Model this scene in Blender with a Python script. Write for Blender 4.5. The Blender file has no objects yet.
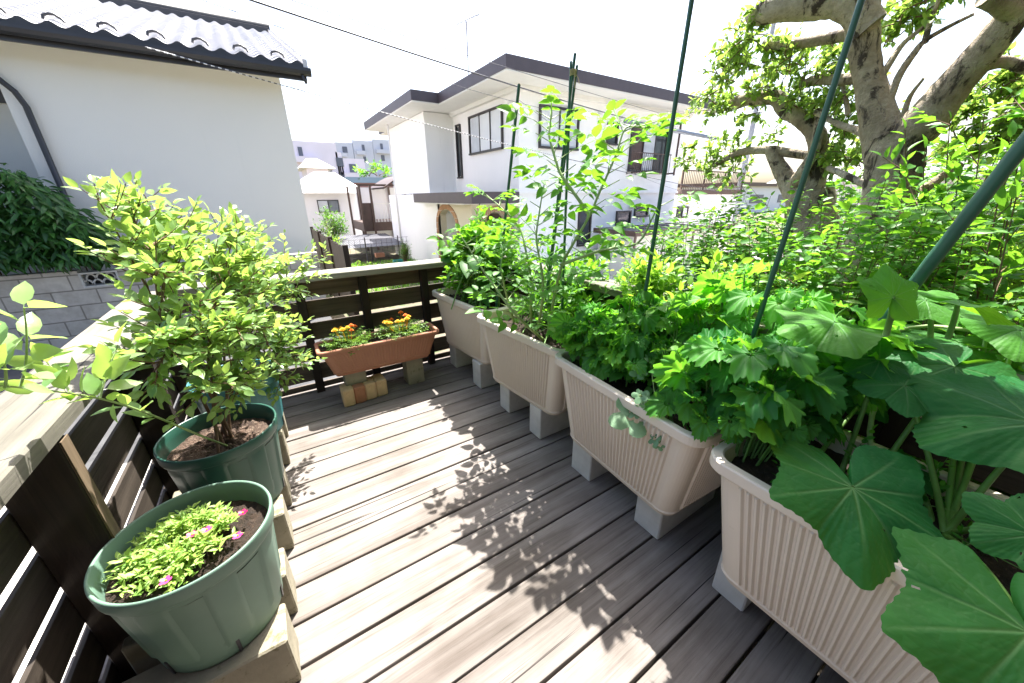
import bpy, math, random
import numpy as np
from mathutils import Vector, Matrix

# ------------------------------------------------------------------ camera, world, sun, exposure
S = bpy.context.scene
C = S.collection
FPX, YAW, PITCH, ROLL, EYE = 364.12, math.radians(32.796), math.radians(21.762), math.radians(-0.452), 1.05
_f = np.array([math.sin(YAW)*math.cos(PITCH), math.cos(YAW)*math.cos(PITCH), -math.sin(PITCH)])
_r0 = np.array([math.cos(YAW), -math.sin(YAW), 0.0]); _u0 = np.cross(_r0, _f)
_r = _r0*math.cos(ROLL)+_u0*math.sin(ROLL); _u = -_r0*math.sin(ROLL)+_u0*math.cos(ROLL)
cam_d = bpy.data.cameras.new('camera'); cam = bpy.data.objects.new('camera', cam_d); C.objects.link(cam)
cam_d.sensor_width = 36; cam_d.lens = FPX/1024*36; cam_d.clip_start = .02; cam_d.clip_end = 3000
cam.matrix_world = Matrix(((_r[0], _u[0], -_f[0], 0), (_r[1], _u[1], -_f[1], 0), (_r[2], _u[2], -_f[2], EYE), (0, 0, 0, 1)))
S.camera = cam

SUNV = Vector((.33, .42, 1.0)).normalized()          # towards the sun
w = bpy.data.worlds.new('World'); S.world = w; w.use_nodes = True
nt = w.node_tree; nt.nodes.clear()
sky = nt.nodes.new('ShaderNodeTexSky'); sky.sky_type = 'NISHITA'; sky.sun_disc = False
sky.sun_elevation = math.asin(SUNV.z); sky.sun_rotation = math.atan2(SUNV.x, SUNV.y)
sky.air_density = 1.0; sky.dust_density = 4.0; sky.ozone_density = 1.0; sky.altitude = 0
bg = nt.nodes.new('ShaderNodeBackground'); bg.inputs[1].default_value = .115
wo = nt.nodes.new('ShaderNodeOutputWorld'); nt.links.new(sky.outputs[0], bg.inputs[0]); nt.links.new(bg.outputs[0], wo.inputs[0])
sl = bpy.data.lights.new('sun', 'SUN'); sl.energy = 5.0; sl.angle = math.radians(.53); sl.color = (1, .965, .90)
so = bpy.data.objects.new('sun', sl); C.objects.link(so); so.rotation_euler = SUNV.to_track_quat('Z', 'Y').to_euler()
S.view_settings.view_transform = 'Standard'; S.view_settings.look = 'None'; S.view_settings.gamma = 1
S.view_settings.exposure = 2.0
S.cycles.max_bounces = 8; S.cycles.diffuse_bounces = 4; S.cycles.transparent_max_bounces = 6
S.cycles.caustics_reflective = False; S.cycles.caustics_refractive = False

# ------------------------------------------------------------------ points from the survey of the photograph (each at its own real distance)
def ray(x, y): return _f+_r*(x-512)/FPX+_u*(341.5-y)/FPX
def on(x, y, z):
    d = ray(x, y); k = (z-EYE)/d[2]; return Vector((d[0]*k, d[1]*k, z))
def xp(x, y, X):
    d = ray(x, y); k = X/d[0]; return Vector((X, d[1]*k, EYE+d[2]*k))
def yp(x, y, Y):
    d = ray(x, y); k = Y/d[1]; return Vector((d[0]*k, Y, EYE+d[2]*k))
def dp(x, y, dep):
    d = ray(x, y); return Vector((d[0]*dep, d[1]*dep, EYE+d[2]*dep))

# ------------------------------------------------------------------ objects
def tag(o, label=None, cat=None, group=None, kind=None):
    if label: o['label'] = label
    if cat: o['category'] = cat
    if group: o['group'] = group
    if kind: o['kind'] = kind
    return o
def empty(name, loc=(0, 0, 0), rz=0):
    o = bpy.data.objects.new(name, None); C.objects.link(o); o.location = loc; o.rotation_euler = (0, 0, rz)
    o.empty_display_size = .1; return o
def tree_copy(o, parent=None):
    c = o.copy(); C.objects.link(c); c.parent = parent
    for ch in list(o.children): tree_copy(ch, c)
    return c
class MB:
    def __init__(s): s.v = []; s.f = []; s.sm = []; s.mi = []; s.cur = 0
    def add(s, vs, fs, smooth=False):
        b = len(s.v); s.v += [tuple(v) for v in vs]; s.f += [tuple(b+i for i in f) for f in fs]; s.sm += [smooth]*len(fs); s.mi += [s.cur]*len(fs)
    def box(s, x0, x1, y0, y1, z0, z1, c=0):
        if c <= 0:
            vs = [(x0, y0, z0), (x1, y0, z0), (x1, y1, z0), (x0, y1, z0), (x0, y0, z1), (x1, y0, z1), (x1, y1, z1), (x0, y1, z1)]
            s.add(vs, [(0, 3, 2, 1), (4, 5, 6, 7), (0, 1, 5, 4), (1, 2, 6, 5), (2, 3, 7, 6), (3, 0, 4, 7)]); return
        # chamfered box: 24 verts
        X = (x0, x1); Y = (y0, y1); Z = (z0, z1); vs = []; idx = {}
        for i in (0, 1):
            for j in (0, 1):
                for k in (0, 1):
                    sx, sy, sz = 1-2*i, 1-2*j, 1-2*k
                    for a, q in (('x', (X[i], Y[j]+sy*c, Z[k]+sz*c)), ('y', (X[i]+sx*c, Y[j], Z[k]+sz*c)), ('z', (X[i]+sx*c, Y[j]+sy*c, Z[k]))):
                        idx[(i, j, k, a)] = len(vs); vs.append(q)
        g = lambda i, j, k, a: idx[(i, j, k, a)]
        fs = []
        for i in (0, 1):
            fs.append((g(i, 0, 0, 'x'), g(i, 1, 0, 'x'), g(i, 1, 1, 'x'), g(i, 0, 1, 'x')) if i else (g(i, 0, 0, 'x'), g(i, 0, 1, 'x'), g(i, 1, 1, 'x'), g(i, 1, 0, 'x')))
            fs.append((g(0, i, 0, 'y'), g(0, i, 1, 'y'), g(1, i, 1, 'y'), g(1, i, 0, 'y')) if i else (g(0, i, 0, 'y'), g(1, i, 0, 'y'), g(1, i, 1, 'y'), g(0, i, 1, 'y')))
            fs.append((g(0, 0, i, 'z'), g(1, 0, i, 'z'), g(1, 1, i, 'z'), g(0, 1, i, 'z')) if i else (g(0, 0, i, 'z'), g(0, 1, i, 'z'), g(1, 1, i, 'z'), g(1, 0, i, 'z')))
        for i in (0, 1):
            for j in (0, 1):
                fs.append((g(i, j, 0, 'x'), g(i, j, 1, 'x'), g(i, j, 1, 'y'), g(i, j, 0, 'y')))
                fs.append((g(i, 0, j, 'x'), g(i, 1, j, 'x'), g(i, 1, j, 'z'), g(i, 0, j, 'z')))
                fs.append((g(0, i, j, 'y'), g(1, i, j, 'y'), g(1, i, j, 'z'), g(0, i, j, 'z')))
                for k in (0, 1): fs.append((g(i, j, k, 'x'), g(i, j, k, 'y'), g(i, j, k, 'z')))
        s.add(vs, fs)
    def tube(s, pts, rad, n=6, cap=True):
        pts = [Vector(p) for p in pts]; m = len(pts)
        if not hasattr(rad, '__len__'): rad = [rad]*m
        vs = []; up = None
        for i, p in enumerate(pts):
            t = (pts[min(i+1, m-1)]-pts[max(i-1, 0)])
            if t.length < 1e-9: t = Vector((0, 0, 1))
            t.normalize()
            if up is None:
                up = Vector((0, 0, 1)) if abs(t.z) < .9 else Vector((1, 0, 0))
            a = t.cross(up); a.normalize(); b = a.cross(t); up = b
            for k in range(n):
                an = 2*math.pi*k/n; vs.append(p+a*(rad[i]*math.cos(an))+b*(rad[i]*math.sin(an)))
        fs = [(i*n+k, i*n+(k+1) % n, (i+1)*n+(k+1) % n, (i+1)*n+k) for i in range(m-1) for k in range(n)]
        if cap: fs += [tuple(range(n)), tuple(range((m-1)*n, m*n))[::-1]]
        s.add(vs, fs, True)
    def build(s, name, mat, parent=None, flip=True):
        me = bpy.data.meshes.new(name); me.from_pydata(s.v, [], s.f)
        for m_ in (mat if isinstance(mat, (list, tuple)) else [mat]): me.materials.append(m_)
        me.polygons.foreach_set('use_smooth', s.sm); me.polygons.foreach_set('material_index', s.mi)
        me.update()
        import bmesh
        if flip:
            bm = bmesh.new(); bm.from_mesh(me); bmesh.ops.recalc_face_normals(bm, faces=bm.faces); bm.to_mesh(me); bm.free()
        o = bpy.data.objects.new(name, me); C.objects.link(o)
        if parent: o.parent = parent
        return o
def fast_mesh(name, V, F, mat, parent, attrs=None, smooth=True):
    """V (n,3) F (m,4) numpy"""
    me = bpy.data.meshes.new(name); n, m = len(V), len(F); k = F.shape[1]
    me.vertices.add(n); me.vertices.foreach_set('co', V.astype(np.float32).ravel())
    me.loops.add(m*k); me.loops.foreach_set('vertex_index', F.astype(np.int32).ravel())
    me.polygons.add(m); me.polygons.foreach_set('loop_start', np.arange(0, m*k, k, dtype=np.int32))
    me.polygons.foreach_set('use_smooth', np.full(m, smooth))
    me.materials.append(mat)
    for an, av in (attrs or {}).items():
        a = me.attributes.new(an, 'FLOAT', 'POINT'); a.data.foreach_set('value', av.astype(np.float32))
    me.update(calc_edges=True); me.validate()
    o = bpy.data.objects.new(name, me); C.objects.link(o)
    if parent: o.parent = parent
    return o

# ------------------------------------------------------------------ materials
def mat(name): 
    m = bpy.data.materials.new(name); m.use_nodes = True; return m, m.node_tree, m.node_tree.nodes['Principled BSDF']
def N(t, typ, **kw):
    n = t.nodes.new(typ)
    for k, v in kw.items():
        if k[0] == '_': n.inputs[k[1:]].default_value = v
        else: setattr(n, k, v)
    return n
def L(t, a, b): t.links.new(a, b)
def ramp(t, fac, stops):
    r = t.nodes.new('ShaderNodeValToRGB'); L(t, fac, r.inputs[0]); e = r.color_ramp.elements
    while len(e) < len(stops): e.new(.5)
    for q, (p, c) in zip(e, stops): q.position = p; q.color = (*c, 1) if len(c) == 3 else c
    return r
def mixc(t, fac, a, b, mode='MIX'):
    m = t.nodes.new('ShaderNodeMix'); m.data_type = 'RGBA'; m.blend_type = mode
    if isinstance(fac, (int, float)): m.inputs[0].default_value = fac
    else: L(t, fac, m.inputs[0])
    for i, v in ((6, a), (7, b)):
        if isinstance(v, tuple): m.inputs[i].default_value = (*v, 1)
        else: L(t, v, m.inputs[i])
    return m.outputs[2]
def coords(t, scale=(1, 1, 1), rand=False):
    tc = t.nodes.new('ShaderNodeTexCoord'); mp = t.nodes.new('ShaderNodeMapping'); mp.inputs['Scale'].default_value = scale
    if rand:
        g = t.nodes.new('ShaderNodeNewGeometry'); mu = N(t, 'ShaderNodeVectorMath', operation='SCALE'); mu.inputs[0].default_value = (37, 91, 53)
        L(t, g.outputs['Random Per Island'], mu.inputs['Scale']); ad = N(t, 'ShaderNodeVectorMath', operation='ADD')
        L(t, tc.outputs['Object'], ad.inputs[0]); L(t, mu.outputs[0], ad.inputs[1]); L(t, ad.outputs[0], mp.inputs[0])
    else: L(t, tc.outputs['Object'], mp.inputs[0])
    return mp.outputs[0]
def noise(t, vec, scale, detail=6, rough=.55, dist=0):
    n = N(t, 'ShaderNodeTexNoise'); n.inputs['Scale'].default_value = scale; n.inputs['Detail'].default_value = detail
    n.inputs['Roughness'].default_value = rough; n.inputs['Distortion'].default_value = dist; L(t, vec, n.inputs[0]); return n.outputs[0]
def bump(t, b, h, strength, dist=.002):
    n = N(t, 'ShaderNodeBump'); n.inputs['Strength'].default_value = strength; n.inputs['Distance'].default_value = dist
    L(t, h, n.inputs['Height']); L(t, n.outputs[0], b.inputs['Normal'])
def plain(name, col, rough=.6, var=.12, scale=8, bmp=.2, bd=.002, metal=0, spots=None):
    m, t, b = mat(name); v = coords(t); n1 = noise(t, v, scale, 8)
    lo = tuple(c*(1-var) for c in col); hi = tuple(min(1, c*(1+var)) for c in col)
    r = ramp(t, n1, [(.3, lo), (.7, hi)]); out = r.outputs[0]
    if spots:
        n2 = noise(t, v, spots[0], 5, .7); r2 = ramp(t, n2, [(spots[1], (0, 0, 0)), (spots[1]+.1, (1, 1, 1))]); out = mixc(t, r2.outputs[0], out, spots[2])
    L(t, out, b.inputs['Base Color']); b.inputs['Roughness'].default_value = rough; b.inputs['Metallic'].default_value = metal
    n3 = noise(t, v, scale*8, 4); bump(t, b, n3, bmp, bd); return m
def wood(name, c_dark, c_mid, c_light, axis=0, rough=.8, stain=None, gl=.35):
    m, t, b = mat(name); sc = [14, 14, 14]; sc[axis] = .9; v = coords(t, tuple(sc), True)
    sc2 = [100, 100, 100]; sc2[axis] = 3.2; v2 = coords(t, tuple(sc2), True)
    n1 = noise(t, v, 1.2, 6, .6, .6); n2 = noise(t, v2, 1.6, 7, .68, .3)
    r = ramp(t, n1, [(.28, c_dark), (.5, c_mid), (.72, c_light)])
    r2 = ramp(t, n2, [(.30, (.62, .60, .58)), (.48, (.93, .93, .93)), (.72, (1.08, 1.07, 1.06))])
    out = mixc(t, .85, r.outputs[0], r2.outputs[0], 'MULTIPLY')
    g = t.nodes.new('ShaderNodeNewGeometry'); rr = ramp(t, g.outputs['Random Per Island'], [(0, (.78, .76, .74)), (.5, (.98, .97, .96)), (1, (1.14, 1.13, 1.12))])
    out = mixc(t, 1, out, rr.outputs[0], 'MULTIPLY')
    v3 = coords(t, (1, 1, 1)); n4 = noise(t, v3, 2.6, 4, .6)
    blot = ramp(t, n4, [(.38, (.72, .70, .66)), (.6, (1.08, 1.07, 1.06))]); out = mixc(t, .8, out, blot.outputs[0], 'MULTIPLY')
    if stain:
        n5 = noise(t, v3, stain[0], 6, .7); st = ramp(t, n5, [(stain[1], (0, 0, 0)), (stain[1]+.12, (1, 1, 1))]); out = mixc(t, st.outputs[0], out, stain[2])
    # long dark drying cracks
    sc3 = [70, 70, 70]; sc3[axis] = .8; v4 = coords(t, tuple(sc3), True); n6 = noise(t, v4, .9, 3, .5, .2)
    cr = ramp(t, n6, [(.285, (1, 1, 1)), (.315, (0, 0, 0))]); out = mixc(t, cr.outputs[0], out, tuple(c*.25 for c in c_dark))
    L(t, out, b.inputs['Base Color']); b.inputs['Roughness'].default_value = rough
    b.inputs['Specular IOR Level'].default_value = gl
    bump(t, b, n2, .45, .0015); return m
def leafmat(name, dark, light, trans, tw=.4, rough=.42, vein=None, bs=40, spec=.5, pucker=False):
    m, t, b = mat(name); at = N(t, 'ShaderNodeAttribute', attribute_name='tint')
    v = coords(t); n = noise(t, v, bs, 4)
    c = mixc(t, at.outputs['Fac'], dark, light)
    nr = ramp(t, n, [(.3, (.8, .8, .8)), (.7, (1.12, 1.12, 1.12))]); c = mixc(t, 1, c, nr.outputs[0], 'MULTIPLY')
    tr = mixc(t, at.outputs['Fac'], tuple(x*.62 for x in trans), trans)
    if vein:
        av = N(t, 'ShaderNodeAttribute', attribute_name='vein'); c = mixc(t, av.outputs['Fac'], c, vein)
    L(t, c, b.inputs['Base Color']); b.inputs['Roughness'].default_value = rough; b.inputs['Specular IOR Level'].default_value = spec
    if pucker:
        vo = N(t, 'ShaderNodeTexVoronoi', feature='DISTANCE_TO_EDGE'); vo.inputs['Scale'].default_value = 75; L(t, v, vo.inputs['Vector'])
        rv = ramp(t, vo.outputs[0], [(0, (0, 0, 0)), (.22, (1, 1, 1))]); bump(t, b, rv.outputs[0], .22, .002)
    else: bump(t, b, n, .35, .003)
    ts = N(t, 'ShaderNodeBsdfTranslucent'); L(t, tr, ts.inputs[0]); mx = N(t, 'ShaderNodeMixShader'); mx.inputs[0].default_value = tw
    L(t, b.outputs[0], mx.inputs[1]); L(t, ts.outputs[0], mx.inputs[2]); L(t, mx.outputs[0], t.nodes['Material Output'].inputs[0]); return m
def stucco(name, col, blot=.06, dirt=None):
    m, t, b = mat(name); v = coords(t); n1 = noise(t, v, .7, 5, .6); n2 = noise(t, v, 90, 3)
    r = ramp(t, n1, [(.3, tuple(c*(1-blot) for c in col)), (.7, tuple(min(1, c*(1+blot)) for c in col))]); out = r.outputs[0]
    vs = coords(t, (5, 5, .35)); n3 = noise(t, vs, 1.5, 5, .65); st = ramp(t, n3, [(.6, (0, 0, 0)), (.8, (1, 1, 1))])
    out = mixc(t, st.outputs[0], out, dirt or tuple(c*.86 for c in col))
    L(t, out, b.inputs['Base Color']); b.inputs['Roughness'].default_value = .85; bump(t, b, n2, .35, .004); return m

M = {}
M['deck'] = wood('weathered_deck_wood', (.130, .113, .104), (.200, .183, .174), (.270, .256, .247), 0, .88, gl=.12, stain=(1.7, .66, (.20, .20, .15)))
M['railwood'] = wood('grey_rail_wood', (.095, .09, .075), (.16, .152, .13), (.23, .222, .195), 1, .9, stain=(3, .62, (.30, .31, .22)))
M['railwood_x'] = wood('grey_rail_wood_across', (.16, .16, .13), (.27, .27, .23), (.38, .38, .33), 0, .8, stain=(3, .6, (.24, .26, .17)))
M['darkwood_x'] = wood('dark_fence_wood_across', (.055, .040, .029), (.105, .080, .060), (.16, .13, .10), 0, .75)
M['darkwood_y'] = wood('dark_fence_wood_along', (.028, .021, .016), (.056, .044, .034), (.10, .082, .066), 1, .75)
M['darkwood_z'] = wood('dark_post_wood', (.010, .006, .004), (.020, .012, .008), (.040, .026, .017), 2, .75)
M['postlit'] = wood('sunlit_post_wood', (.10, .07, .045), (.18, .13, .085), (.28, .21, .15), 2, .8)  # paler copy of the dark post wood, sunlight put into the colour
M['concrete'] = plain('concrete_block', (.52, .51, .49), .9, .14, 14, .6, .002, spots=(60, .66, (.27, .26, .24)))
M['oldconcrete'] = plain('mossy_concrete_block', (.25, .225, .165), .9, .22, 10, .7, .002, spots=(30, .56, (.13, .115, .06)))
M['beige'] = plain('beige_plastic', (.59, .515, .43), .45, .04, 3, .0, .001, spots=(26, .66, (.50, .43, .34)))
M['greenpot'] = plain('green_plastic_pot', (.022, .085, .06), .38, .15, 5, .05, .001, spots=(5, .62, (.05, .11, .085)))
M['fadedpot'] = plain('faded_green_plastic_pot', (.125, .21, .16), .5, .12, 5, .05, .001, spots=(4, .55, (.125, .215, .17)))
M['bluepot'] = plain('blue_green_plastic_pot', (.055, .20, .22), .4, .15, 6, .08, .001)
M['terracotta'] = plain('terracotta_plastic', (.34, .145, .085), .55, .10, 6, .1, .001, spots=(14, .6, (.38, .19, .12)))
M['soil'] = plain('potting_soil', (.045, .028, .018), .95, .5, 55, 1, .012, spots=(110, .6, (.16, .10, .065)))
M['bark_chip'] = plain('bark_mulch', (.11, .07, .05), .95, .5, 40, 1, .015, spots=(70, .52, (.25, .18, .13)))
M['brick_y'] = plain('buff_brick', (.52, .36, .20), .9, .12, 30, .6, .002, spots=(50, .62, (.38, .25, .14)))
M['brick_r'] = plain('red_brick', (.36, .16, .085), .9, .12, 30, .6, .002, spots=(50, .62, (.24, .12, .07)))
M['stake'] = plain('green_stake', (.018, .085, .05), .4, .15, 20, .2, .001)
M['twine'] = plain('straw_twine', (.42, .33, .18), .9, .2, 60, .5, .001)
M['stem'] = plain('green_stem', (.12, .24, .05), .5, .2, 30, .2, .001)
M['palestem'] = plain('pale_stem', (.24, .33, .12), .55, .2, 30, .2, .001)
M['twig'] = plain('brown_twig', (.15, .085, .05), .8, .25, 40, .4, .001)
M['wallL'] = stucco('cream_stucco', (.80, .775, .725), .015, (.78, .755, .705))
M['wallC'] = stucco('white_stucco', (.90, .89, .875), .02)
M['cream'] = stucco('cream_porch_wall', (.70, .64, .50), .03)
M['soffit'] = plain('white_soffit', (.80, .79, .76), .7, .03, 3, .05)
M['fascia'] = plain('brown_fascia', (.075, .058, .066), .5, .12, 3, .1)
M['gutter'] = plain('dark_gutter', (.030, .030, .036), .35, .15, 3, .05)
M['tile'] = plain('grey_glazed_roof_tile', (.60, .58, .58), .36, .10, 4, .2, .002, spots=(3, .68, (.50, .40, .28)))
M['tiledark'] = plain('dark_roof_tile', (.035, .035, .04), .5, .2, 5, .2)
M['frame'] = plain('dark_window_frame', (.035, .030, .030), .4, .1, 5, .05)
M['bframe'] = plain('brown_metal', (.085, .05, .038), .45, .15, 5, .1)
M['glass'] = plain('window_glass', (.20, .23, .26), .08, .2, 1, .0)
M['darkglass'] = plain('dark_window_glass', (.05, .06, .065), .08, .2, 1, .0)
M['shade'] = plain('white_blind', (.72, .74, .76), .7, .04, 2, .05)
M['curtain'] = plain('sheer_curtain', (.55, .58, .62), .8, .1, 3, .1)
M['archbrick'] = None
M['asphalt'] = plain('dark_concrete_alley', (.06, .06, .062), .9, .25, 4, .5, .004)
M['earth'] = plain('garden_earth', (.15, .125, .085), .95, .3, 2, .8, .03, spots=(3, .5, (.06, .10, .03)))
M['pave'] = plain('pale_paving', (.48, .46, .42), .9, .08, 2, .3)
M['greyroof'] = plain('grey_sheet_roof', (.075, .075, .09), .5, .1, 2, .1)
M['hiproof'] = plain('pale_tile_roof', (.62, .60, .58), .7, .06, 3, .3)
M['farpurple'] = plain('pale_mauve_render', (.84, .76, .86), .9, .04, .3, 0)  # haze over the far block is put into this paler colour
M['farwhite'] = plain('white_render', (.78, .77, .78), .9, .03, .3, 0)
M['fargrey'] = plain('blue_grey_panel', (.55, .57, .64), .9, .06, .3, 0)
M['farred'] = plain('dull_red_wall', (.30, .17, .17), .9, .1, .5, 0)
M['farblue'] = plain('pale_blue_roof', (.22, .30, .38), .6, .08, .5, 0)
M['farglass'] = plain('far_window', (.12, .13, .17), .3, .2, .5, 0)
M['steel'] = plain('galvanised_pole', (.26, .29, .34), .4, .1, 6, .1, metal=.3)
M['polecon'] = plain('utility_pole_concrete', (.36, .37, .40), .8, .08, 4, .1)
M['wire'] = plain('black_cable', (.05, .05, .065), .5, .1, 5, 0)
M['twist'] = None
M['shedwall'] = plain('ivory_shed_panel', (.66, .63, .56), .6, .05, 2, .05)
M['pink'] = None

def brickmat(name, c1, c2, mortar, sx, rot=None):
    m, t, b = mat(name); tc = t.nodes.new('ShaderNodeTexCoord'); mp = t.nodes.new('ShaderNodeMapping'); L(t, tc.outputs['Object'], mp.inputs[0])
    if rot: mp.inputs['Rotation'].default_value = rot
    br = t.nodes.new('ShaderNodeTexBrick'); br.inputs['Color1'].default_value = (*c1, 1); br.inputs['Color2'].default_value = (*c2, 1); br.inputs['Mortar'].default_value = (*mortar, 1)
    br.inputs['Scale'].default_value = 1; br.inputs['Mortar Size'].default_value = sx[2]; br.inputs['Brick Width'].default_value = sx[0]; br.inputs['Row Height'].default_value = sx[1]
    L(t, mp.outputs[0], br.inputs[0]); n = noise(t, coords(t), 9, 6, .65)
    r = ramp(t, n, [(.3, (.78, .76, .74)), (.7, (1.1, 1.1, 1.1))]); out = mixc(t, 1, br.outputs[0], r.outputs[0], 'MULTIPLY')
    L(t, out, b.inputs['Base Color']); b.inputs['Roughness'].default_value = .9; bump(t, b, br.outputs['Fac'], -.5, .006); return m
M['blockwall'] = brickmat('concrete_block_wall', (.50, .465, .42), (.42, .39, .35), (.22, .20, .175), (.40, .19, .008), (math.radians(90), 0, 0))
M['archbrick'] = brickmat('arch_brick', (.45, .27, .15), (.38, .21, .11), (.55, .48, .38), (.21, .07, .01), (math.radians(90), 0, math.radians(90)))
def colmat(name, col, rough=.5, trans=None):
    m, t, b = mat(name); n = noise(t, coords(t), 60, 3); r = ramp(t, n, [(.3, tuple(c*.85 for c in col)), (.7, tuple(min(1, c*1.1) for c in col))])
    L(t, r.outputs[0], b.inputs['Base Color']); b.inputs['Roughness'].default_value = rough
    if trans:
        ts = N(t, 'ShaderNodeBsdfTranslucent'); ts.inputs[0].default_value = (*trans, 1); mx = N(t, 'ShaderNodeMixShader'); mx.inputs[0].default_value = .35
        L(t, b.outputs[0], mx.inputs[1]); L(t, ts.outputs[0], mx.inputs[2]); L(t, mx.outputs[0], t.nodes['Material Output'].inputs[0])
    return m
M['pink'] = colmat('pink_petal', (.75, .07, .28), .5, (.8, .08, .3)); M['magenta'] = colmat('magenta_petal', (.55, .01, .12), .5, (.7, .02, .15))
M['orange'] = colmat('orange_petal', (.80, .22, .015), .6, (.85, .25, .02)); M['yellow'] = colmat('yellow_petal', (.82, .52, .02), .6, (.85, .55, .03))
M['terral'] = colmat('teal_plastic', (.02, .30, .28))
def twistmat():
    m, t, b = mat('twisted_cable'); v = coords(t); wv = N(t, 'ShaderNodeTexWave'); wv.inputs['Scale'].default_value = 4.2; L(t, v, wv.inputs[0])
    r = ramp(t, wv.outputs[0], [(.45, (.08, .08, .10)), (.55, (.70, .69, .70))]); L(t, r.outputs[0], b.inputs['Base Color']); b.inputs['Roughness'].default_value = .5; return m
M['twist'] = twistmat()
def barkmat():
    m, t, b = mat('mottled_smooth_bark'); v = coords(t); n1 = noise(t, v, 3.2, 6, .6, .5); n2 = noise(t, coords(t, (1, 1, .5)), 11, 7, .7, .4); n3 = noise(t, v, 45, 5, .7)
    r = ramp(t, n1, [(.34, (.22, .165, .105)), (.47, (.40, .325, .23)), (.64, (.58, .50, .385))])
    d = ramp(t, n2, [(.54, (0, 0, 0)), (.60, (1, 1, 1))]); out = mixc(t, d.outputs[0], r.outputs[0], (.06, .042, .03))
    r3 = ramp(t, n3, [(.3, (.72, .72, .70)), (.65, (1.1, 1.1, 1.1))]); out = mixc(t, 1, out, r3.outputs[0], 'MULTIPLY')
    L(t, out, b.inputs['Base Color']); b.inputs['Roughness'].default_value = .8
    ad = N(t, 'ShaderNodeMath', operation='ADD'); L(t, n2, ad.inputs[0]); L(t, n3, ad.inputs[1]); bump(t, b, ad.outputs[0], 1.0, .022); return m
M['bark'] = barkmat()
M['lf_blue'] = leafmat('blueberry_leaf', (.05, .19, .045), (.32, .46, .18), (.50, .72, .12), .45, .32)
M['lf_tom'] = leafmat('tomato_leaf', (.03, .14, .022), (.11, .29, .035), (.24, .56, .03), .45, .5, spec=.3)
M['lf_pot'] = leafmat('broad_garden_leaf', (.022, .12, .015), (.11, .28, .03), (.27, .62, .03), .45, .5, spec=.3)
M['lf_jag'] = leafmat('jagged_herb_leaf', (.025, .15, .035), (.12, .34, .05), (.25, .66, .04), .5, .5, spec=.22)
M['lf_melon'] = leafmat('melon_leaf', (.12, .25, .14), (.20, .34, .18), (.3, .5, .1), .3, .55)
M['lf_squash'] = leafmat('squash_leaf', (.012, .115, .032), (.08, .23, .03), (.24, .60, .02), .38, .5, vein=(.10, .22, .08), bs=22, spec=.14, pucker=True)
M['lf_hedge'] = leafmat('hedge_leaf', (.022, .11, .02), (.10, .28, .03), (.28, .64, .04), .45, .45, spec=.35)
M['lf_hedgey'] = leafmat('yellow_hedge_leaf', (.05, .18, .03), (.19, .36, .06), (.42, .72, .06), .48, .45, spec=.35)
M['lf_tree'] = leafmat('tree_leaf', (.05, .15, .03), (.22, .34, .07), (.44, .68, .10), .45, .36)
M['lf_bamboo'] = leafmat('dark_bamboo_leaf', (.015, .075, .012), (.06, .20, .03), (.12, .26, .05), .3, .45)
M['lf_cal'] = leafmat('calibrachoa_leaf', (.12, .28, .04), (.42, .58, .14), (.55, .75, .12), .4, .5)
M['lf_mari'] = leafmat('marigold_leaf', (.06, .18, .02), (.20, .36, .05), (.35, .6, .06), .35, .5)

# ------------------------------------------------------------------ leaves
def tpl_ovate(width=.5, ns=4, fold=.12, droop=.15, point=1.0, petiole=.12):
    V = []; 
    ts = [0, .0+.18, .42, .68, 1.0] if ns == 4 else list(np.linspace(0, 1, ns+1))
    for t_ in ts:
        wd = width*.5*(math.sin(math.pi*min(1, t_**.75))**.8 if 0 < t_ < 1 else .0)+.004
        z = -droop*t_*t_
        V += [(-wd, petiole+t_, z+fold*wd*2), (0, petiole+t_, z), (wd, petiole+t_, z+fold*wd*2)]
    F = []
    for i in range(len(ts)-1):
        a = i*3; F += [(a, a+1, a+4, a+3), (a+1, a+2, a+5, a+4)]
    V += [(-.012, 0, .01), (.012, 0, .01)]; n = len(V); F += [(n-2, n-1, 2, 0)]
    return np.array(V), np.array(F)
def merge_tpl(lst):
    V = []; F = []; b = 0
    for v, f in lst: V.append(v); F.append(f+b); b += len(v)
    return np.vstack(V), np.vstack(F)
def xf(tp, s, ang, off, tilt=0):
    V, F = tp; c, s_ = math.cos(ang), math.sin(ang); W = V*s
    z = W[:, 2]+W[:, 1]*tilt
    return np.stack([W[:, 0]*c+W[:, 1]*s_+off[0], -W[:, 0]*s_+W[:, 1]*c+off[1], z+off[2]], 1), F
def tpl_compound(pairs=2, lw=.62, size=.42, rachis=1.0, jag=0):
    o = tpl_ovate(lw, 4, .18, .25); parts = [xf(o, size*1.15, 0, (0, rachis*.62, -.12))]
    for i in range(pairs):
        y = .22+.34*i
        for sgn in (1, -1): parts.append(xf(o, size*(.75+.2*i), sgn*1.15, (0, y, -.04*i), -.1))
    parts.append((np.array([(-.008, 0, 0), (.008, 0, 0), (.006, .7, -.1), (-.006, .7, -.1)]), np.array([(0, 1, 2, 3)])))
    return merge_tpl(parts)
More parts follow.
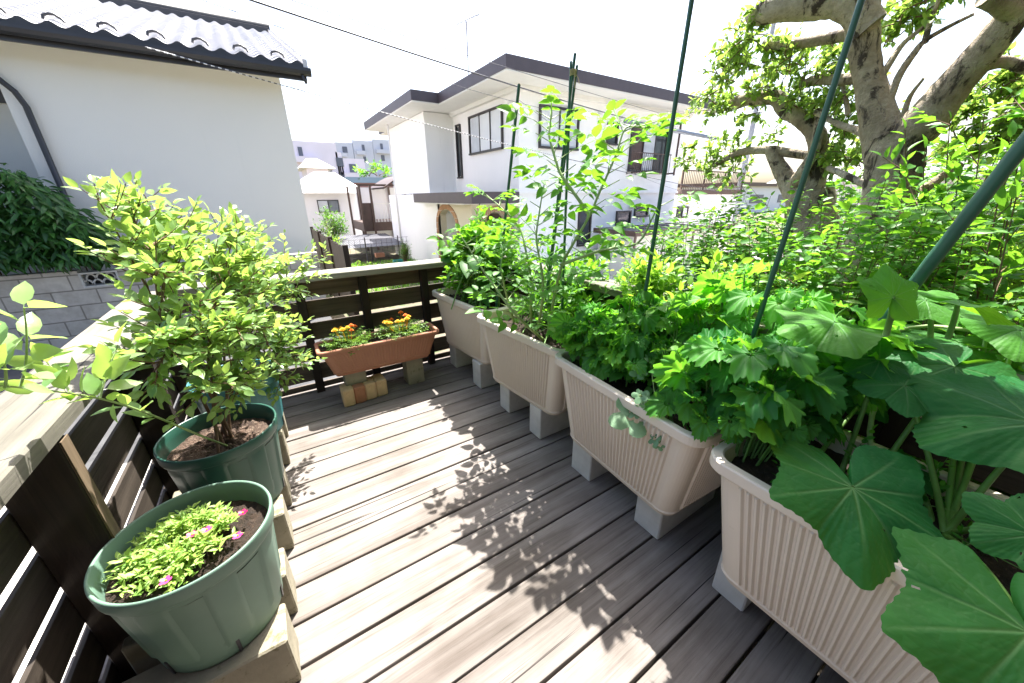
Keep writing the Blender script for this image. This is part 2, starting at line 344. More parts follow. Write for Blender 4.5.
def tpl_lobed(fn, nr=5, na=36, cup=.15, ripple=.05, rn=7, droop=.1):
    """leaf as polar mesh, attachment at origin, tip along +y; fn(theta)->radius"""
    V = [(0, 0, 0)]; F = []
    th = np.linspace(-math.pi, math.pi, na, endpoint=True)
    for i in range(1, nr+1):
        q = i/nr
        for k, a in enumerate(th):
            r = fn(a)*q; x = r*math.sin(a); y = r*math.cos(a)
            V.append((x, y, cup*r*r-droop*max(0, y)**2+ripple*q*q*math.sin(rn*a+q*2)))
    for k in range(na-1): F.append((0, 1+k, 2+k, 2+k))
    for i in range(nr-1):
        for k in range(na-1):
            a = 1+i*na+k; F.append((a, a+1, a+na+1, a+na))
    V = np.array(V); V[:, 1] += 0
    return V, np.array(F)
T_OV = tpl_ovate(.5); T_WIDE = tpl_ovate(.72, fold=.2, droop=.3); T_NARROW = tpl_ovate(.24, fold=.15, droop=.25); T_LANCE = tpl_ovate(.34, fold=.2, droop=.2)
T_TOM = tpl_compound(2, .62, .42); T_MARI = tpl_compound(3, .3, .34)
def jagfn(a):
    a = abs(a); base = .50+.50*max(0, math.cos(a*.56))**2.6
    lob = 1+.05*math.cos(a*4.2); saw = 1+.17*(abs(((a*5.0) % 1)-.35)/.65-.4)+.05*(abs(((a*12.0) % 1)-.5)-.25)
    return base*lob*saw*(1-.8*math.exp(-((math.pi-a)/.3)**2))
T_JAG = tpl_lobed(jagfn, 5, 140, .30, .10, 12, .85)
T_HERB = tpl_compound(2, .78, .52)
def melonfn(a):
    a = abs(a); return (.55+.45*abs(math.cos(a*2.5))**.7)*(1-.45*a/math.pi)*(1-.7*math.exp(-((math.pi-a)/.3)**2))
T_MELON = tpl_lobed(melonfn, 3, 36, .1, .04, 5, .15)
def trisided(tp):
    V, F = tp; return V, F

def leaves(name, parent, material, tp, P, D, U, Sz, T):
    """P positions, D directions, U up hints (n,3), Sz sizes, T tints"""
    P = np.asarray(P, float); D = np.asarray(D, float); U = np.asarray(U, float); Sz = np.asarray(Sz, float); T = np.asarray(T, float)
    D = D/np.linalg.norm(D, axis=1, keepdims=True)
    X = np.cross(D, U); X /= np.maximum(np.linalg.norm(X, axis=1, keepdims=True), 1e-6); Z = np.cross(X, D)
    V, F = tp; n, m = len(P), len(V)
    A = (X[:, None, :]*V[None, :, 0:1]+D[:, None, :]*V[None, :, 1:2]+Z[:, None, :]*V[None, :, 2:3])*Sz[:, None, None]+P[:, None, :]
    FF = (F[None]+(np.arange(n)*m)[:, None, None]).reshape(-1, 4)
    return fast_mesh(name, A.reshape(-1, 3), FF, material, parent, {'tint': np.repeat(np.clip(T, 0, 1), m)})
def bez(a, b, c, n):
    a, b, c = (np.array(q, float) for q in (a, b, c)); t_ = np.linspace(0, 1, n)[:, None]
    return a*(1-t_)**2+2*b*t_*(1-t_)+c*t_**2
def rot_axis(v, k, a): return v*math.cos(a)+np.cross(k, v)*math.sin(a)+k*(k@v)*(1-math.cos(a))
def unit(v): return v/max(1e-9, np.linalg.norm(v))

def bushy(name, label, cat, base, tips, tp, lmat, smat, lsize, spacing, twigs=(5, 9), twlen=.18, arch=.1, r0=.006, seed=1, group=None,
          t0=.3, tip_tint=.9, low_tint=.25, spread=.8, zr=None, lname='foliage', sname='stems', bjit=.03, upb=.9, flat=False, share=0):
    rg = np.random.RandomState(seed); root = empty(name, base); tag(root, label, cat, group)
    P, D, U, Z, T = [], [], [], [], []; mb = MB(); base = np.array(base, float)
    zs = [t[2] for t in tips]; zlo, zhi = (zr or (base[2], max(zs)))
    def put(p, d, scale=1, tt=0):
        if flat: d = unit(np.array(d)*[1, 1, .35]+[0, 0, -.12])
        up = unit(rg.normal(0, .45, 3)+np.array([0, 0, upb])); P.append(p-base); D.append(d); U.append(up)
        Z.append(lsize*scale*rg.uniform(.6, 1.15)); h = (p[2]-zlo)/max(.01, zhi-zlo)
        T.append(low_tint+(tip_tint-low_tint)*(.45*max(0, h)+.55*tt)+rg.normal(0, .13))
    def along(pts, sp, s, endtt):
        seg = np.linalg.norm(np.diff(pts, axis=0), axis=1); Ls = seg.sum(); nn = max(2, int(Ls/sp)); cum = np.concatenate([[0], np.cumsum(seg)]); ph = rg.uniform(0, 6.28)
        for j in range(nn+1):
            l = Ls*(j+.4)/(nn+1); i = min(len(seg)-1, np.searchsorted(cum, l)-1); q = (l-cum[i])/max(1e-6, seg[i]); p = pts[i]*(1-q)+pts[i+1]*q
            tg = unit(pts[i+1]-pts[i]); side = unit(np.cross(tg, rg.normal(0, 1, 3)+np.array([0, 0, .01]))); side = rot_axis(side, tg, ph+j*2.4)
            if side[2] < -.3: side[2] *= .3
            put(p, unit(side*rg.uniform(.6, 1.1)+tg*rg.uniform(.3, .9)), s*(1-.35*(l/Ls)**3), endtt*l/Ls)
        put(pts[-1], unit(pts[-1]-pts[-2]), s*.7, 1)
    made = []
    for ti, tip in enumerate(tips):
        tip = np.array(tip, float); b = base+np.array([rg.normal(0, bjit), rg.normal(0, bjit), 0])
        if share and ti % share and made: near = min(made, key=lambda q: np.linalg.norm(q[-1]-tip)); b = near[rg.randint(3, 5)]
        mid = (b+tip)/2+np.array([0, 0, arch])+rg.normal(0, .03, 3)
        mid[:2] = b[:2]*.55+tip[:2]*.45; pts = bez(b, mid, tip, 9); ln = np.linalg.norm(tip-b)
        mb.tube(pts-base, list(np.linspace(r0 if b[2] < base[2]+.01 else r0*.6, r0*.25, 9)), 5)
        if b[2] < base[2]+.01: made.append(pts)
        k = rg.randint(*twigs)
        for j in range(k):
            t_ = t0+(1-t0)*(j+rg.uniform(0, 1))/k; i = min(7, int(t_*8)); p = pts[i]*(1-(t_*8-i))+pts[i+1]*(t_*8-i); tg = unit(pts[i+1]-pts[i])
            side = rg.normal(0, 1, 3); side -= tg*(side@tg); side = unit(side); d = unit(side*spread+tg*rg.uniform(.3, .9)+np.array([0, 0, .25]))
            l = twlen*rg.uniform(.5, 1.2)*(1.1-.5*t_); e = p+d*l; m_ = p+d*l*.5+np.array([0, 0, -.02*l/.1*.3])
            tw = bez(p, m_, e, 4); mb.tube(tw-base, [r0*.35, r0*.3, r0*.22, r0*.15], 4); along(tw, spacing, 1, 1)
        along(pts[5:], spacing*1.1, 1, 1)
    mb.build(sname, smat, root, flip=False)
    leaves(lname, root, lmat, tp, P, D, U, Z, T)
    return root
def rosette(name, label, cat, origin, spots, tp, lmat, smat, lsize, seed=1, group=None, petr=.0022, tilt=.55, tintr=(.1, .8), zc=None):
    """spots: (base xyz, leaf-centre xyz) ; leaf on a long petiole"""
    rg = np.random.RandomState(seed); root = empty(name, origin); tag(root, label, cat, group); o = np.array(origin, float); mb = MB(); P, D, U, Z, T = [], [], [], [], []
    for b, e in spots:
        b = np.array(b, float); e = np.array(e, float); out = e-b; out[2] = 0
        if np.linalg.norm(out) < .01: out = rg.normal(0, 1, 3); out[2] = 0
        out = unit(out); mb.tube(bez(b, (b*.4+e*.6)*[1, 1, 0]+[0, 0, e[2]-.01], e, 6)-o, [petr*1.2, petr*1.1, petr, petr, petr*.9, petr*.7], 5)
        d = unit(out+rg.normal(0, .45, 3)*[1, 1, .7]+[0, 0, rg.uniform(-.5, .35)]); up = unit(np.array([0, 0, 1.])+rg.normal(0, tilt*.8, 3))
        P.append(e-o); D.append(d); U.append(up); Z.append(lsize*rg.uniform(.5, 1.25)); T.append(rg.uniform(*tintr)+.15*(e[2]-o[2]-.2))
    mb.build('stems', smat, root, flip=False); leaves('foliage', root, lmat, tp, P, D, U, Z, T); return root

# ================================================================== GROUND
def sheet(name, x0, x1, y0, y1, z, m, th=.0):
    mb = MB()
    if th: mb.box(x0, x1, y0, y1, z-th, z)
    else: mb.add([(x0, y0, z), (x1, y0, z), (x1, y1, z), (x0, y1, z)], [(0, 1, 2, 3)])
    o = mb.build(name, m, flip=False); tag(o, kind='structure'); return o
sheet('ground', -900, 900, -900, 1400, -1.62, M['earth'])
sheet('alley', -12, -2.1, -3, 3.4, -.78, M['asphalt'], .8)
sheet('wall_foot', -12, .60, 3.402, 6.8, -.785, M['asphalt'], .8)
sheet('side_path', -2.098, .60, -3, 3.4, -.775, M['pave'], .8)
sheet('garden_path', 2.0, 14.0, 15.6, 16.6, -1.612, M['pave'])
sheet('yard_paving', 5.6, 20, 4.0, 9.98, -1.608, M['soffit'])  # made near-white so bounced sun brightens the white house walls

# ================================================================== DECK
def deck():
    mb = MB(); rg = random.Random(4); y = -1.335+.0
    k = -12
    while True:
        y0 = .0365+.1137*k+.003
        if y0 > 2.2: break
        y1 = y0+.1137-.0065; dz = rg.uniform(-.0015, .0015)
        splits = [-.62, 1.36]
        if k % 5 == 2: splits = [-.62, rg.uniform(.95, 1.1), 1.36]
        for a, b in zip(splits, splits[1:]):
            # long board, subdivided so it can be a little bowed; rounded arrises
            n = 12; prof = [(y0, -.03), (y0, -.0035), (y0+.0012, -.001), (y0+.004, 0), (y1-.004, 0), (y1-.0012, -.001), (y1, -.0035), (y1, -.03)]
            vs = []; fs = []
            for i in range(n+1):
                x = a+(b-a-.002)*i/n; wob = .0008*math.sin(x*5+k*2.3)
                for (yy, zz) in prof: vs.append((x, yy+wob, zz+dz))
            m_ = len(prof)
            for i in range(n):
                for j in range(m_): fs.append((i*m_+j, (i+1)*m_+j, (i+1)*m_+(j+1) % m_, i*m_+(j+1) % m_))
            fs += [tuple(range(m_)), tuple(range(n*m_, (n+1)*m_))]; mb.add(vs, fs)
        k += 1
    o = mb.build('deck_floor', M['deck']); tag(o, kind='structure')
    mb = MB()
    for x in (-.5, -.05, .4, .85, 1.28): mb.box(x, x+.045, -1.4, 2.12, -.12, -.032)
    mb.box(-.6, 1.34, -1.4, 2.12, -.50, -.46)
    o = mb.build('deck_joists', M['darkwood_y']); tag(o, kind='structure')
deck()
# screw heads / knot marks are part of the wood; a few dark knots lie in the boards
# ================================================================== DECK FENCES
GAPL = [.105, .215, .325, .437, .545]
def left_fence():
    r = empty('deck_fence', (-.45, .5, 0)); tag(r, 'slatted wooden railing along the left deck edge beside the round green pots', 'railing')
    O = Vector((-.45, .5, 0))
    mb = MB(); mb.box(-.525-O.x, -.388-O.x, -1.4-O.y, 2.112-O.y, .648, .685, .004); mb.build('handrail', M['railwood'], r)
    zs = [-.02]+GAPL+[.66]
    for a, b in zip(zs, zs[1:]):
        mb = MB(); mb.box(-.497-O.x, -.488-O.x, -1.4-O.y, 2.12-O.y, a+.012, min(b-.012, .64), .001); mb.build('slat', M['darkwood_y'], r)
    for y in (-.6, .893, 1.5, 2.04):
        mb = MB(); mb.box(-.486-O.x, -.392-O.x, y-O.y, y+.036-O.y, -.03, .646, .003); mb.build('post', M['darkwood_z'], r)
    mb = MB(); mb.box(-.3915-O.x, -.3885-O.x, .896-O.y, .926-O.y, 0, .645); mb.build('trim_or_lit_strip', M['postlit'], r)  # side face of the post, its sunlight painted on as a paler strip
left_fence()
def back_fence():
    O = Vector((.4, 2.1, 0)); r = empty('deck_fence', O); tag(r, 'slatted wooden railing across the far end of the deck behind the terracotta planter', 'railing')
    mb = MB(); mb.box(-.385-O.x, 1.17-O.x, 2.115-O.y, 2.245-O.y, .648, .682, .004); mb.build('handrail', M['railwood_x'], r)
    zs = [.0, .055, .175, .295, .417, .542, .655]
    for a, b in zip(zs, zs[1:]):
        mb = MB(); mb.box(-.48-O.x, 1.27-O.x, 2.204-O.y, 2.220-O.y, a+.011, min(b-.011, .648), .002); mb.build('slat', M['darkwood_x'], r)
    for x in (.055, .375, .735, 1.20):
        mb = MB(); mb.box(x-O.x, x+.043-O.x, 2.163-O.y, 2.2025-O.y, -.03, .65, .003); mb.build('post', M['darkwood_z'], r)
back_fence()
def right_fence():
    O = Vector((1.24, .5, 0)); r = empty('deck_fence', O); tag(r, 'slatted wooden railing behind the beige planters, mostly hidden by leaves', 'railing')
    mb = MB(); mb.box(1.172-O.x, 1.30-O.x, -1.4-O.y, 2.112-O.y, .652, .686, .004); mb.build('handrail', M['railwood'], r)
    zs = [.0, .055, .175, .295, .417, .542, .655]
    for a, b in zip(zs, zs[1:]):
        mb = MB(); mb.box(1.262-O.x, 1.28-O.x, -1.4-O.y, 2.10-O.y, a+.011, min(b-.011, .648), .002); mb.build('slat', M['darkwood_y'], r)
    for y in (-.6, .1, .8, 1.5, 2.02):
        mb = MB(); mb.box(1.215-O.x, 1.2605-O.x, y-O.y, y+.045-O.y, -.03, .65, .003); mb.build('post', M['darkwood_z'], r)
right_fence()

# ================================================================== CONCRETE BLOCKS
def block(x0, x1, y0, y1, z1, m, label, group):
    mb = MB(); mb.box(0, x1-x0, -(y1-y0)/2, (y1-y0)/2, 0, z1, .004); o = mb.build('concrete_block', m); o.location = (x0, (y0+y1)/2, .0005)
    tag(o, label, 'block', group); return o
ZB = .158
for y0, y1, lb in ((2.018, 2.11, 'pale concrete block under the far end of the farthest beige planter'), (1.68, 1.775, 'pale concrete block under the near end of the farthest beige planter'),
                   (1.37, 1.46, 'pale concrete block under the far end of the beige planter with tomatoes'), (1.106, 1.192, 'pale concrete block under the near end of the beige planter with tomatoes'),
                   (.784, .892, 'pale concrete block under the far end of the beige planter full of frilly herbs'), (.47, .568, 'pale concrete block under the near end of the beige planter full of frilly herbs'),
                   (.204, .290, 'pale concrete block under the far end of the nearest planter with squash'), (-.13, -.04, 'pale concrete block at the bottom edge under the nearest planter with squash')):
    block(.862, 1.19, y0, y1, ZB, M['concrete'], lb, 'concrete blocks under the beige planters')
for i, (y0, y1, xr, lb) in enumerate(((.690, .79, -.148, 'brownish concrete block at the bottom edge under the front of the flowering green pot'), (.865, .965, -.142, 'brownish concrete block under the back of the flowering green pot'),
                   (1.095, 1.195, -.135, 'brownish concrete block under the front of the blueberry pot'), (1.30, 1.40, -.128, 'brownish concrete block under the back of the blueberry pot'),
                   (1.56, 1.66, -.118, 'weathered concrete block under the front of the farthest, blue-green pot'), (1.78, 1.88, -.112, 'weathered concrete block under the back of the farthest, blue-green pot'))):
    block(xr-.31, xr, y0, y1, .148, M['oldconcrete'], lb, 'concrete blocks under the round pots')

# ================================================================== BEIGE PLANTERS
def rrect(hx, hy, rc, n=6):
    """rounded rectangle outline: list of (x,y,nx,ny,side,s)"""
    out = []
    for (cx, cy, a0) in ((hx-rc, hy-rc, 0), (-hx+rc, hy-rc, 90), (-hx+rc, -hy+rc, 180), (hx-rc, -hy+rc, 270)):
        for k in range(n+1):
            a = math.radians(a0+90*k/n); out.append((cx+rc*math.cos(a), cy+rc*math.sin(a), math.cos(a), math.sin(a), False))
    return out
def ribbed_outline(hx, hy, rc, pitch, depth):
    """outline with straight sides subdivided for ribs; depth offset"""
    pts = []; cs = ((hx-rc, hy-rc, 0), (-hx+rc, hy-rc, 90), (-hx+rc, -hy+rc, 180), (hx-rc, -hy+rc, 270))
    return cs
def planter_mesh(LX, LY, H, taper, rc, ribn, ribd, rim=.016, rimh=.030, wall=.004, soil=.05):
    """returns mb for body: loft. ribs counts fixed so every ring has the same vertex count"""
    nX, nY = ribn
    def ring(hx, hy, r, rd):
        out = []
        def side(p0, p1, nrm, cnt):
            for i in range(cnt*4):
                q = (i)/(cnt*4); ph = i % 4; d = rd*(1 if ph in (1, 2) else 0)
                if i < 4 or i >= cnt*4-4: d = 0
                out.append((p0[0]+(p1[0]-p0[0])*q+nrm[0]*d, p0[1]+(p1[1]-p0[1])*q+nrm[1]*d))
        def arc(cx, cy, a0):
            for k in range(8):
                a = math.radians(a0+90*k/8); out.append((cx+r*math.cos(a), cy+r*math.sin(a)))
        arc(hx-r, hy-r, 0); side((hx-r, hy), (-hx+r, hy), (0, 1), nX)
        arc(-hx+r, hy-r, 90); side((-hx, hy-r), (-hx, -hy+r), (-1, 0), nY)
        arc(-hx+r, -hy+r, 180); side((-hx+r, -hy), (hx-r, -hy), (0, -1), nX)
        arc(hx-r, -hy+r, 270); side((hx, -hy+r), (hx, hy-r), (1, 0), nY)
        return out
    tx, ty = LX/2, LY/2
    def at(z): k = z/H; return tx-taper[0]*(1-k), ty-taper[1]*(1-k)
    levels = []   # (hx,hy,r,rd,z)
    hx, hy = at(0); levels.append((hx-.012, hy-.012, rc, 0, 0)); levels.append((hx-.003, hy-.003, rc, 0, .004)); levels.append((hx, hy, rc, 0, .012))
    for z, rd in ((.020, 0), (.024, 0), (.032, ribd)):
        hx, hy = at(z); levels.append((hx+(.0015 if z < .023 else -.001), hy+(.0015 if z < .023 else -.001), rc, rd, z))
    hx, hy = at(H-rimh-.016); levels.append((hx, hy, rc, ribd, H-rimh-.016)); hx, hy = at(H-rimh-.008); levels.append((hx, hy, rc, 0, H-rimh-.008))
    hx, hy = at(H-rimh); levels.append((hx, hy, rc, 0, H-rimh)); levels.append((tx+rim-.002, ty+rim-.002, rc+.01, 0, H-rimh)); levels.append((tx+rim, ty+rim, rc+.01, 0, H-rimh+.003))
    levels.append((tx+rim, ty+rim, rc+.01, 0, H-.004)); levels.append((tx+rim-.003, ty+rim-.003, rc+.01, 0, H)); levels.append((tx-wall+.001, ty-wall+.001, rc, 0, H)); levels.append((tx-wall-.002, ty-wall-.002, rc, 0, H-.004))
    hx, hy = at(H-rimh); levels.append((hx-wall, hy-wall, rc, 0, H-rimh)); hx, hy = at(.02); levels.append((hx-wall, hy-wall, rc, 0, .02))
    vs = []; fs = []
    rings = [ring(a, b, c, d) for a, b, c, d, e in levels]; n = len(rings[0])
    for rg_, lv in zip(rings, levels): vs += [(x, y, lv[4]) for x, y in rg_]
    for i in range(len(levels)-1):
        for k in range(n): fs.append((i*n+k, i*n+(k+1) % n, (i+1)*n+(k+1) % n, (i+1)*n+k))
    fs.append(tuple(range(n))); fs.append(tuple(range((len(levels)-1)*n, len(levels)*n)))
    body = MB(); body.add(vs, fs)
    sb = MB(); hx, hy = at(H-soil); rr = random.Random(2); nx, ny = 26, 44; hx -= wall-.001; hy -= wall-.001
    gv = []
    for i in range(nx+1):
        for j in range(ny+1):
            x = -hx+2*hx*i/nx; y = -hy+2*hy*j/ny
            ex = max(0, abs(x)-(hx-rc)); ey = max(0, abs(y)-(hy-rc))
            if ex > 0 and ey > 0:
                d = math.hypot(ex, ey)
                if d > rc*.98: x = math.copysign(hx-rc+ex*rc*.98/d, x); y = math.copysign(hy-rc+ey*rc*.98/d, y)
            gv.append((x, y, H-soil+rr.uniform(-.006, .006)+.008*math.sin(x*20+y*13)))
    sb.add(gv, [(i*(ny+1)+j, (i+1)*(ny+1)+j, (i+1)*(ny+1)+j+1, i*(ny+1)+j+1) for i in range(nx) for j in range(ny)], True)
    return body, sb
PH = .345
PB, PS = planter_mesh(.345, .585, PH, (.030, .058), .04, (17, 30), .0062)
p0 = empty('planter', (0, 0, 0)); b_ = PB.build('tub', M['beige'], p0); s_ = PS.build('soil', M['soil'], p0, flip=False)
def place_planter(x, y, rz, label, first=False):
    r = p0 if first else tree_copy(p0); r.location = (x, y, ZB+.001); r.rotation_euler = (0, 0, rz); tag(r, label, 'planter', 'beige ribbed planters along the right side'); return r
# rim front X about .79/.74, length ~.66
place_planter(1.000, 1.885, math.radians(5.5), 'farthest beige ribbed planter, in the corner, holding a dense bushy plant', True)
place_planter(.990, 1.270, math.radians(5.0), 'beige ribbed planter holding tall tomato plants and thin green stakes')
place_planter(.962, .652, math.radians(-3.5), 'beige ribbed planter full of frilly leafed herbs and hanging melon vine')
place_planter(.912, .022, math.radians(-1.0), 'nearest beige ribbed planter, at lower right, under giant squash leaves')
PX = {1: (1.000, 1.885), 2: (.990, 1.270), 3: (.962, .652), 4: (.912, .022)}
SZ = ZB+PH-.05

# ================================================================== ROUND POTS
def round_pot(loc, m, label, soilm, rz=0, R=.147, H=.262, rb=.116):
    root = empty('round_pot', loc, rz); tag(root, label, 'plant pot', 'round green pots on the left')
    n = 144; prof = []   # (r,z,ribbed)
    prof = [(rb-.012, .004, 0), (rb-.002, .002, 0), (rb, .008, 0), (rb+.002, .035, 0), (rb+.0045, .05, 1), (rb+(R-.008-rb)*.80, H-.055, 1), (R-.010, H-.040, 0), (R-.009, H-.036, 0), (R-.003, H-.034, 0), (R-.0015, H-.030, 0), (R, H-.006, 0), (R-.001, H-.001, 0), (R-.004, H, 0), (R-.0065, H-.003, 0), (R-.010, H-.03, 0), (R-.0125, H-.05, 0), (rb, .012, 0)]
    vs = []; fs = []
    for (r, z, rib) in prof:
        for k in range(n):
            a = 2*math.pi*k/n; ph = (k % 18); off = 0
            if rib: off = .0035*(1 if ph < 9 else -.3)
            rr_ = r+off+(.0012*math.sin(a*2+.6) if z > .2 else 0); vs.append((rr_*math.cos(a), rr_*math.sin(a), z))
    for i in range(len(prof)-1):
        for k in range(n):
            fs.append((i*n+k, i*n+(k+1) % n, (i+1)*n+(k+1) % n, (i+1)*n+k))
    fs.append(tuple(range(n))); mb = MB(); mb.add(vs, fs, True); o = mb.build('pot_shell', m, root)
    for k in range(6):
        a = math.radians(-73+60*k)-rz; db = MB(); ca, sa = math.cos(a), math.sin(a)
        vs_ = []
        for (z_, r_) in ((.0035, rb+.0022), (.045, rb+.0055)):
            for wdt in (-.0032, .0032): vs_ += [(ca*r_-sa*wdt, sa*r_+ca*wdt, z_), (ca*(r_-.006)-sa*wdt, sa*(r_-.006)+ca*wdt, z_)]
        db.add(vs_, [(0, 2, 6, 4), (1, 5, 7, 3), (0, 4, 5, 1), (2, 3, 7, 6), (4, 6, 7, 5), (0, 1, 3, 2)]); db.build('drain_slit', M['gutter'], root)
    sb = MB(); rr = random.Random(5); rs = R-.0125; vs = [(0, 0, H-.045)]; fs = []
    for i in range(1, 15):
        for k in range(64):
            a = 2*math.pi*k/64; r = rs*i/14; vs.append((r*math.cos(a), r*math.sin(a), H-.052+rr.uniform(-.006, .008)*(1 if i < 14 else .2)))
    for k in range(64): fs.append((0, 1+k, 1+(k+1) % 64))
    for i in range(13):
        for k in range(64): fs.append((1+i*64+k, 1+i*64+(k+1) % 64, 1+(i+1)*64+(k+1) % 64, 1+(i+1)*64+k))
    sb.add(vs, fs, True); sb.build('soil', soilm, root)
    return root
pot1 = round_pot((-.264, .831, .149), M['fadedpot'], 'faded green round pot in front, planted with small pink flowers', M['soil'], .2)
pot2 = round_pot((-.241, 1.246, .149), M['greenpot'], 'dark green round pot in the middle, holding the woody blueberry stems', M['bark_chip'], .5)
pot3 = round_pot((-.222, 1.662, .149), M['bluepot'], 'blue-green round pot, the farthest, mostly hidden by blueberry leaves', M['bark_chip'], .9)

# ================================================================== TERRACOTTA PLANTER
def terracotta():
    O = Vector((.405, 1.985, .170)); r = empty('trough_planter', O, math.radians(-1.5)); tag(r, 'long terracotta coloured trough with marigolds on two blocks', 'planter')
    body, sb = planter_mesh(.165, .62, .165, (.022, .055), .02, (10, 34), .0016, rim=.012, rimh=.018, soil=.02)
    for m_ in (body, sb): m_.v = [(v[1], -v[0], v[2]) for v in m_.v]
    body.build('tub', M['terracotta'], r); sb.build('soil', M['soil'], r)
    for (x0, x1, lb) in ((.19, .30, 'old concrete block under the left end of the terracotta trough'), (.525, .625, 'old concrete block under the right end of the terracotta trough')):
        mb = MB(); mb.box(0, x1-x0, 0, .10, 0, .168, .004); o = mb.build('concrete_block', M['oldconcrete']); o.location = (x0, 1.955, .0005)
        tag(o, lb, 'block', 'old blocks under the terracotta trough')
    # marigolds: foliage clumps + pompom flowers
    for ci, (cx, cy, rad, nf, lb) in enumerate(((.245, 1.985, .095, 8, 'small marigold plant with orange and yellow blooms on the left of the terracotta trough'), (.53, 1.98, .115, 13, 'larger marigold plant with orange and yellow blooms on the right of the terracotta trough'))):
        rg = np.random.RandomState(11+ci); base = np.array([cx, cy, .31]); root = empty('marigold_plant', base); tag(root, lb, 'flower', 'marigolds in the terracotta trough')
        P, D, U, Z, T = [], [], [], [], []; mb = MB()
        for i in range(190):
            a = rg.uniform(0, 6.28); q = rg.uniform(0, 1)**.5; h = rg.uniform(.015, .085)*(1.1-q*.6); p = np.array([rad*q*math.cos(a), .62*rad*q*math.sin(a), h]); P.append(p)
            D.append(unit(np.array([math.cos(a), math.sin(a), .5])+rg.normal(0, .4, 3))); U.append([0, 0, 1]); Z.append(rg.uniform(.03, .05)); T.append(rg.uniform(.1, 1))
        for i in range(12):
            a = rg.uniform(0, 6.28); q = rad*rg.uniform(.2, .8); mb.tube(bez((0, 0, 0), (0, 0, .04), (q*math.cos(a), .6*q*math.sin(a), .07), 5), .0018, 4)
        mb.build('stems', M['stem'], root, flip=False); leaves('foliage', root, M['lf_mari'], T_MARI, P, D, U, Z, T)
        for i in range(nf):
            a = 2.4*i+ci; q = rad*(.25+.75*((i*.618) % 1)); c = np.array([q*math.cos(a), .6*q*math.sin(a), .085+.035*((i*.37) % 1)]); fm = M['orange'] if (i % 5) not in (1, 2, 4) else M['yellow']
            fb = MB(); rf = .0135*(.8+.45*((i*.71) % 1))
            for layer in range(4):
                for k in range(9):
                    an = 2*math.pi*(k+layer*.5)/9; rr_ = rf*(1-.22*layer); zz = c[2]+.003*layer; dx, dy = math.cos(an), math.sin(an)
                    fb.add([(c[0]+dx*rr_*.2, c[1]+dy*rr_*.2, zz), (c[0]+dx*rr_*.9-dy*rr_*.38, c[1]+dy*rr_*.9+dx*rr_*.38, zz+.003), (c[0]+dx*rr_*1.1, c[1]+dy*rr_*1.1, zz+.001), (c[0]+dx*rr_*.9+dy*rr_*.38, c[1]+dy*rr_*.9-dx*rr_*.38, zz+.003)], [(0, 1, 2, 3)])
            fb.tube([(c[0]*.6, c[1]*.6, .04), tuple(c)], .0014, 4); fb.build('blossom', fm, root, flip=False)
terracotta()
def bricks():
    xs = [(.158, .216, 'brick_y', 'buff half brick at the left end of the short row before the terracotta trough'), (.2165, .2735, 'brick_r', 'red-brown half brick, second in the short row before the terracotta trough'),
          (.274, .332, 'brick_y', 'buff half brick, third from the left in the short row before the terracotta trough'), (.3325, .392, 'brick_y', 'buff half brick at the right end of the short row')]
    for i, (a, b, m_, lb) in enumerate(xs):
        mb = MB(); mb.box(-(b-a)/2, (b-a)/2, -.05, .05, 0, .098, .005); o = mb.build('half_brick', M[m_]); o.location = ((a+b)/2, 1.955-.004*i+.02*0-.01, .001); o.rotation_euler = (0, 0, math.radians(1.2*(i-1)))
        o.location.y = 1.952+(.006*i); tag(o, lb, 'brick', 'short row of half bricks')
bricks()

# ================================================================== PINK FLOWER PLANT
def calibrachoa():
    rg = np.random.RandomState(3); base = np.array([-.285, .835, .360]); root = empty('calibrachoa_plant', base); tag(root, 'low bright green mat with tiny pink flowers in the front green pot', 'flower')
    P, D, U, Z, T = [], [], [], [], []; mb = MB()
    for s in range(120):
        a = rg.uniform(0, 6.28); q = .108*rg.uniform(0.1, 1)**.6; e = np.array([q*math.cos(a), q*math.sin(a), .012+.035*(1-q/.11)+rg.uniform(0, .018)]); st = bez((e[0]*.3, e[1]*.3, 0), (e[0]*.7, e[1]*.7, e[2]), e, 6); mb.tube(st, .0011, 4)
        tg = unit(e-st[0])
        for j in range(15):
            i = rg.randint(2, 6); p = st[i]+rg.normal(0, .003, 3); b = rg.uniform(0, 6.28); P.append(p); D.append(unit(np.array([math.cos(b), math.sin(b), rg.uniform(.1, .9)])+tg*.4)); U.append(unit(np.array([0, 0, 1])+rg.normal(0, .3, 3))); Z.append(rg.uniform(.011, .020)); T.append(rg.uniform(.1, 1.2))
    mb.build('stems', M['stem'], root, flip=False); leaves('foliage', root, M['lf_cal'], T_LANCE, P, D, U, Z, T)
    for (px, py, z, m_) in ((243, 513, .395, 'magenta'), (207, 530, .41, 'pink'), (238, 536, .395, 'pink'), (166, 581, .405, 'pink'), (192, 535, .412, 'pink')):
        c = on(px, py, z)-Vector(base); fb = MB(); rf = .009
        for k in range(5):
            a = 2*math.pi*k/5; pts = [(0, 0, 0)]
            for da, r in ((-.62, .7), (-.35, 1.02), (0, 1.1), (.35, 1.02), (.62, .7)): pts.append((r*rf*math.cos(a+da), r*rf*math.sin(a+da), .002+.002*math.cos(da*3)))
            fb.add([(c.x+p[0], c.y+p[1]-.3*p[2], c.z+p[2]) for p in pts], [(0, 1, 2), (0, 2, 3), (0, 3, 4), (0, 4, 5)], True)
        fo = fb.build('blossom', M[m_], root, flip=False)
        cb = MB(); cb.tube([(c.x, c.y, c.z), (c.x, c.y, c.z+.003)], [.0022, .0012], 7); cb.build('flower_centre', M['yellow'], fo)
calibrachoa()

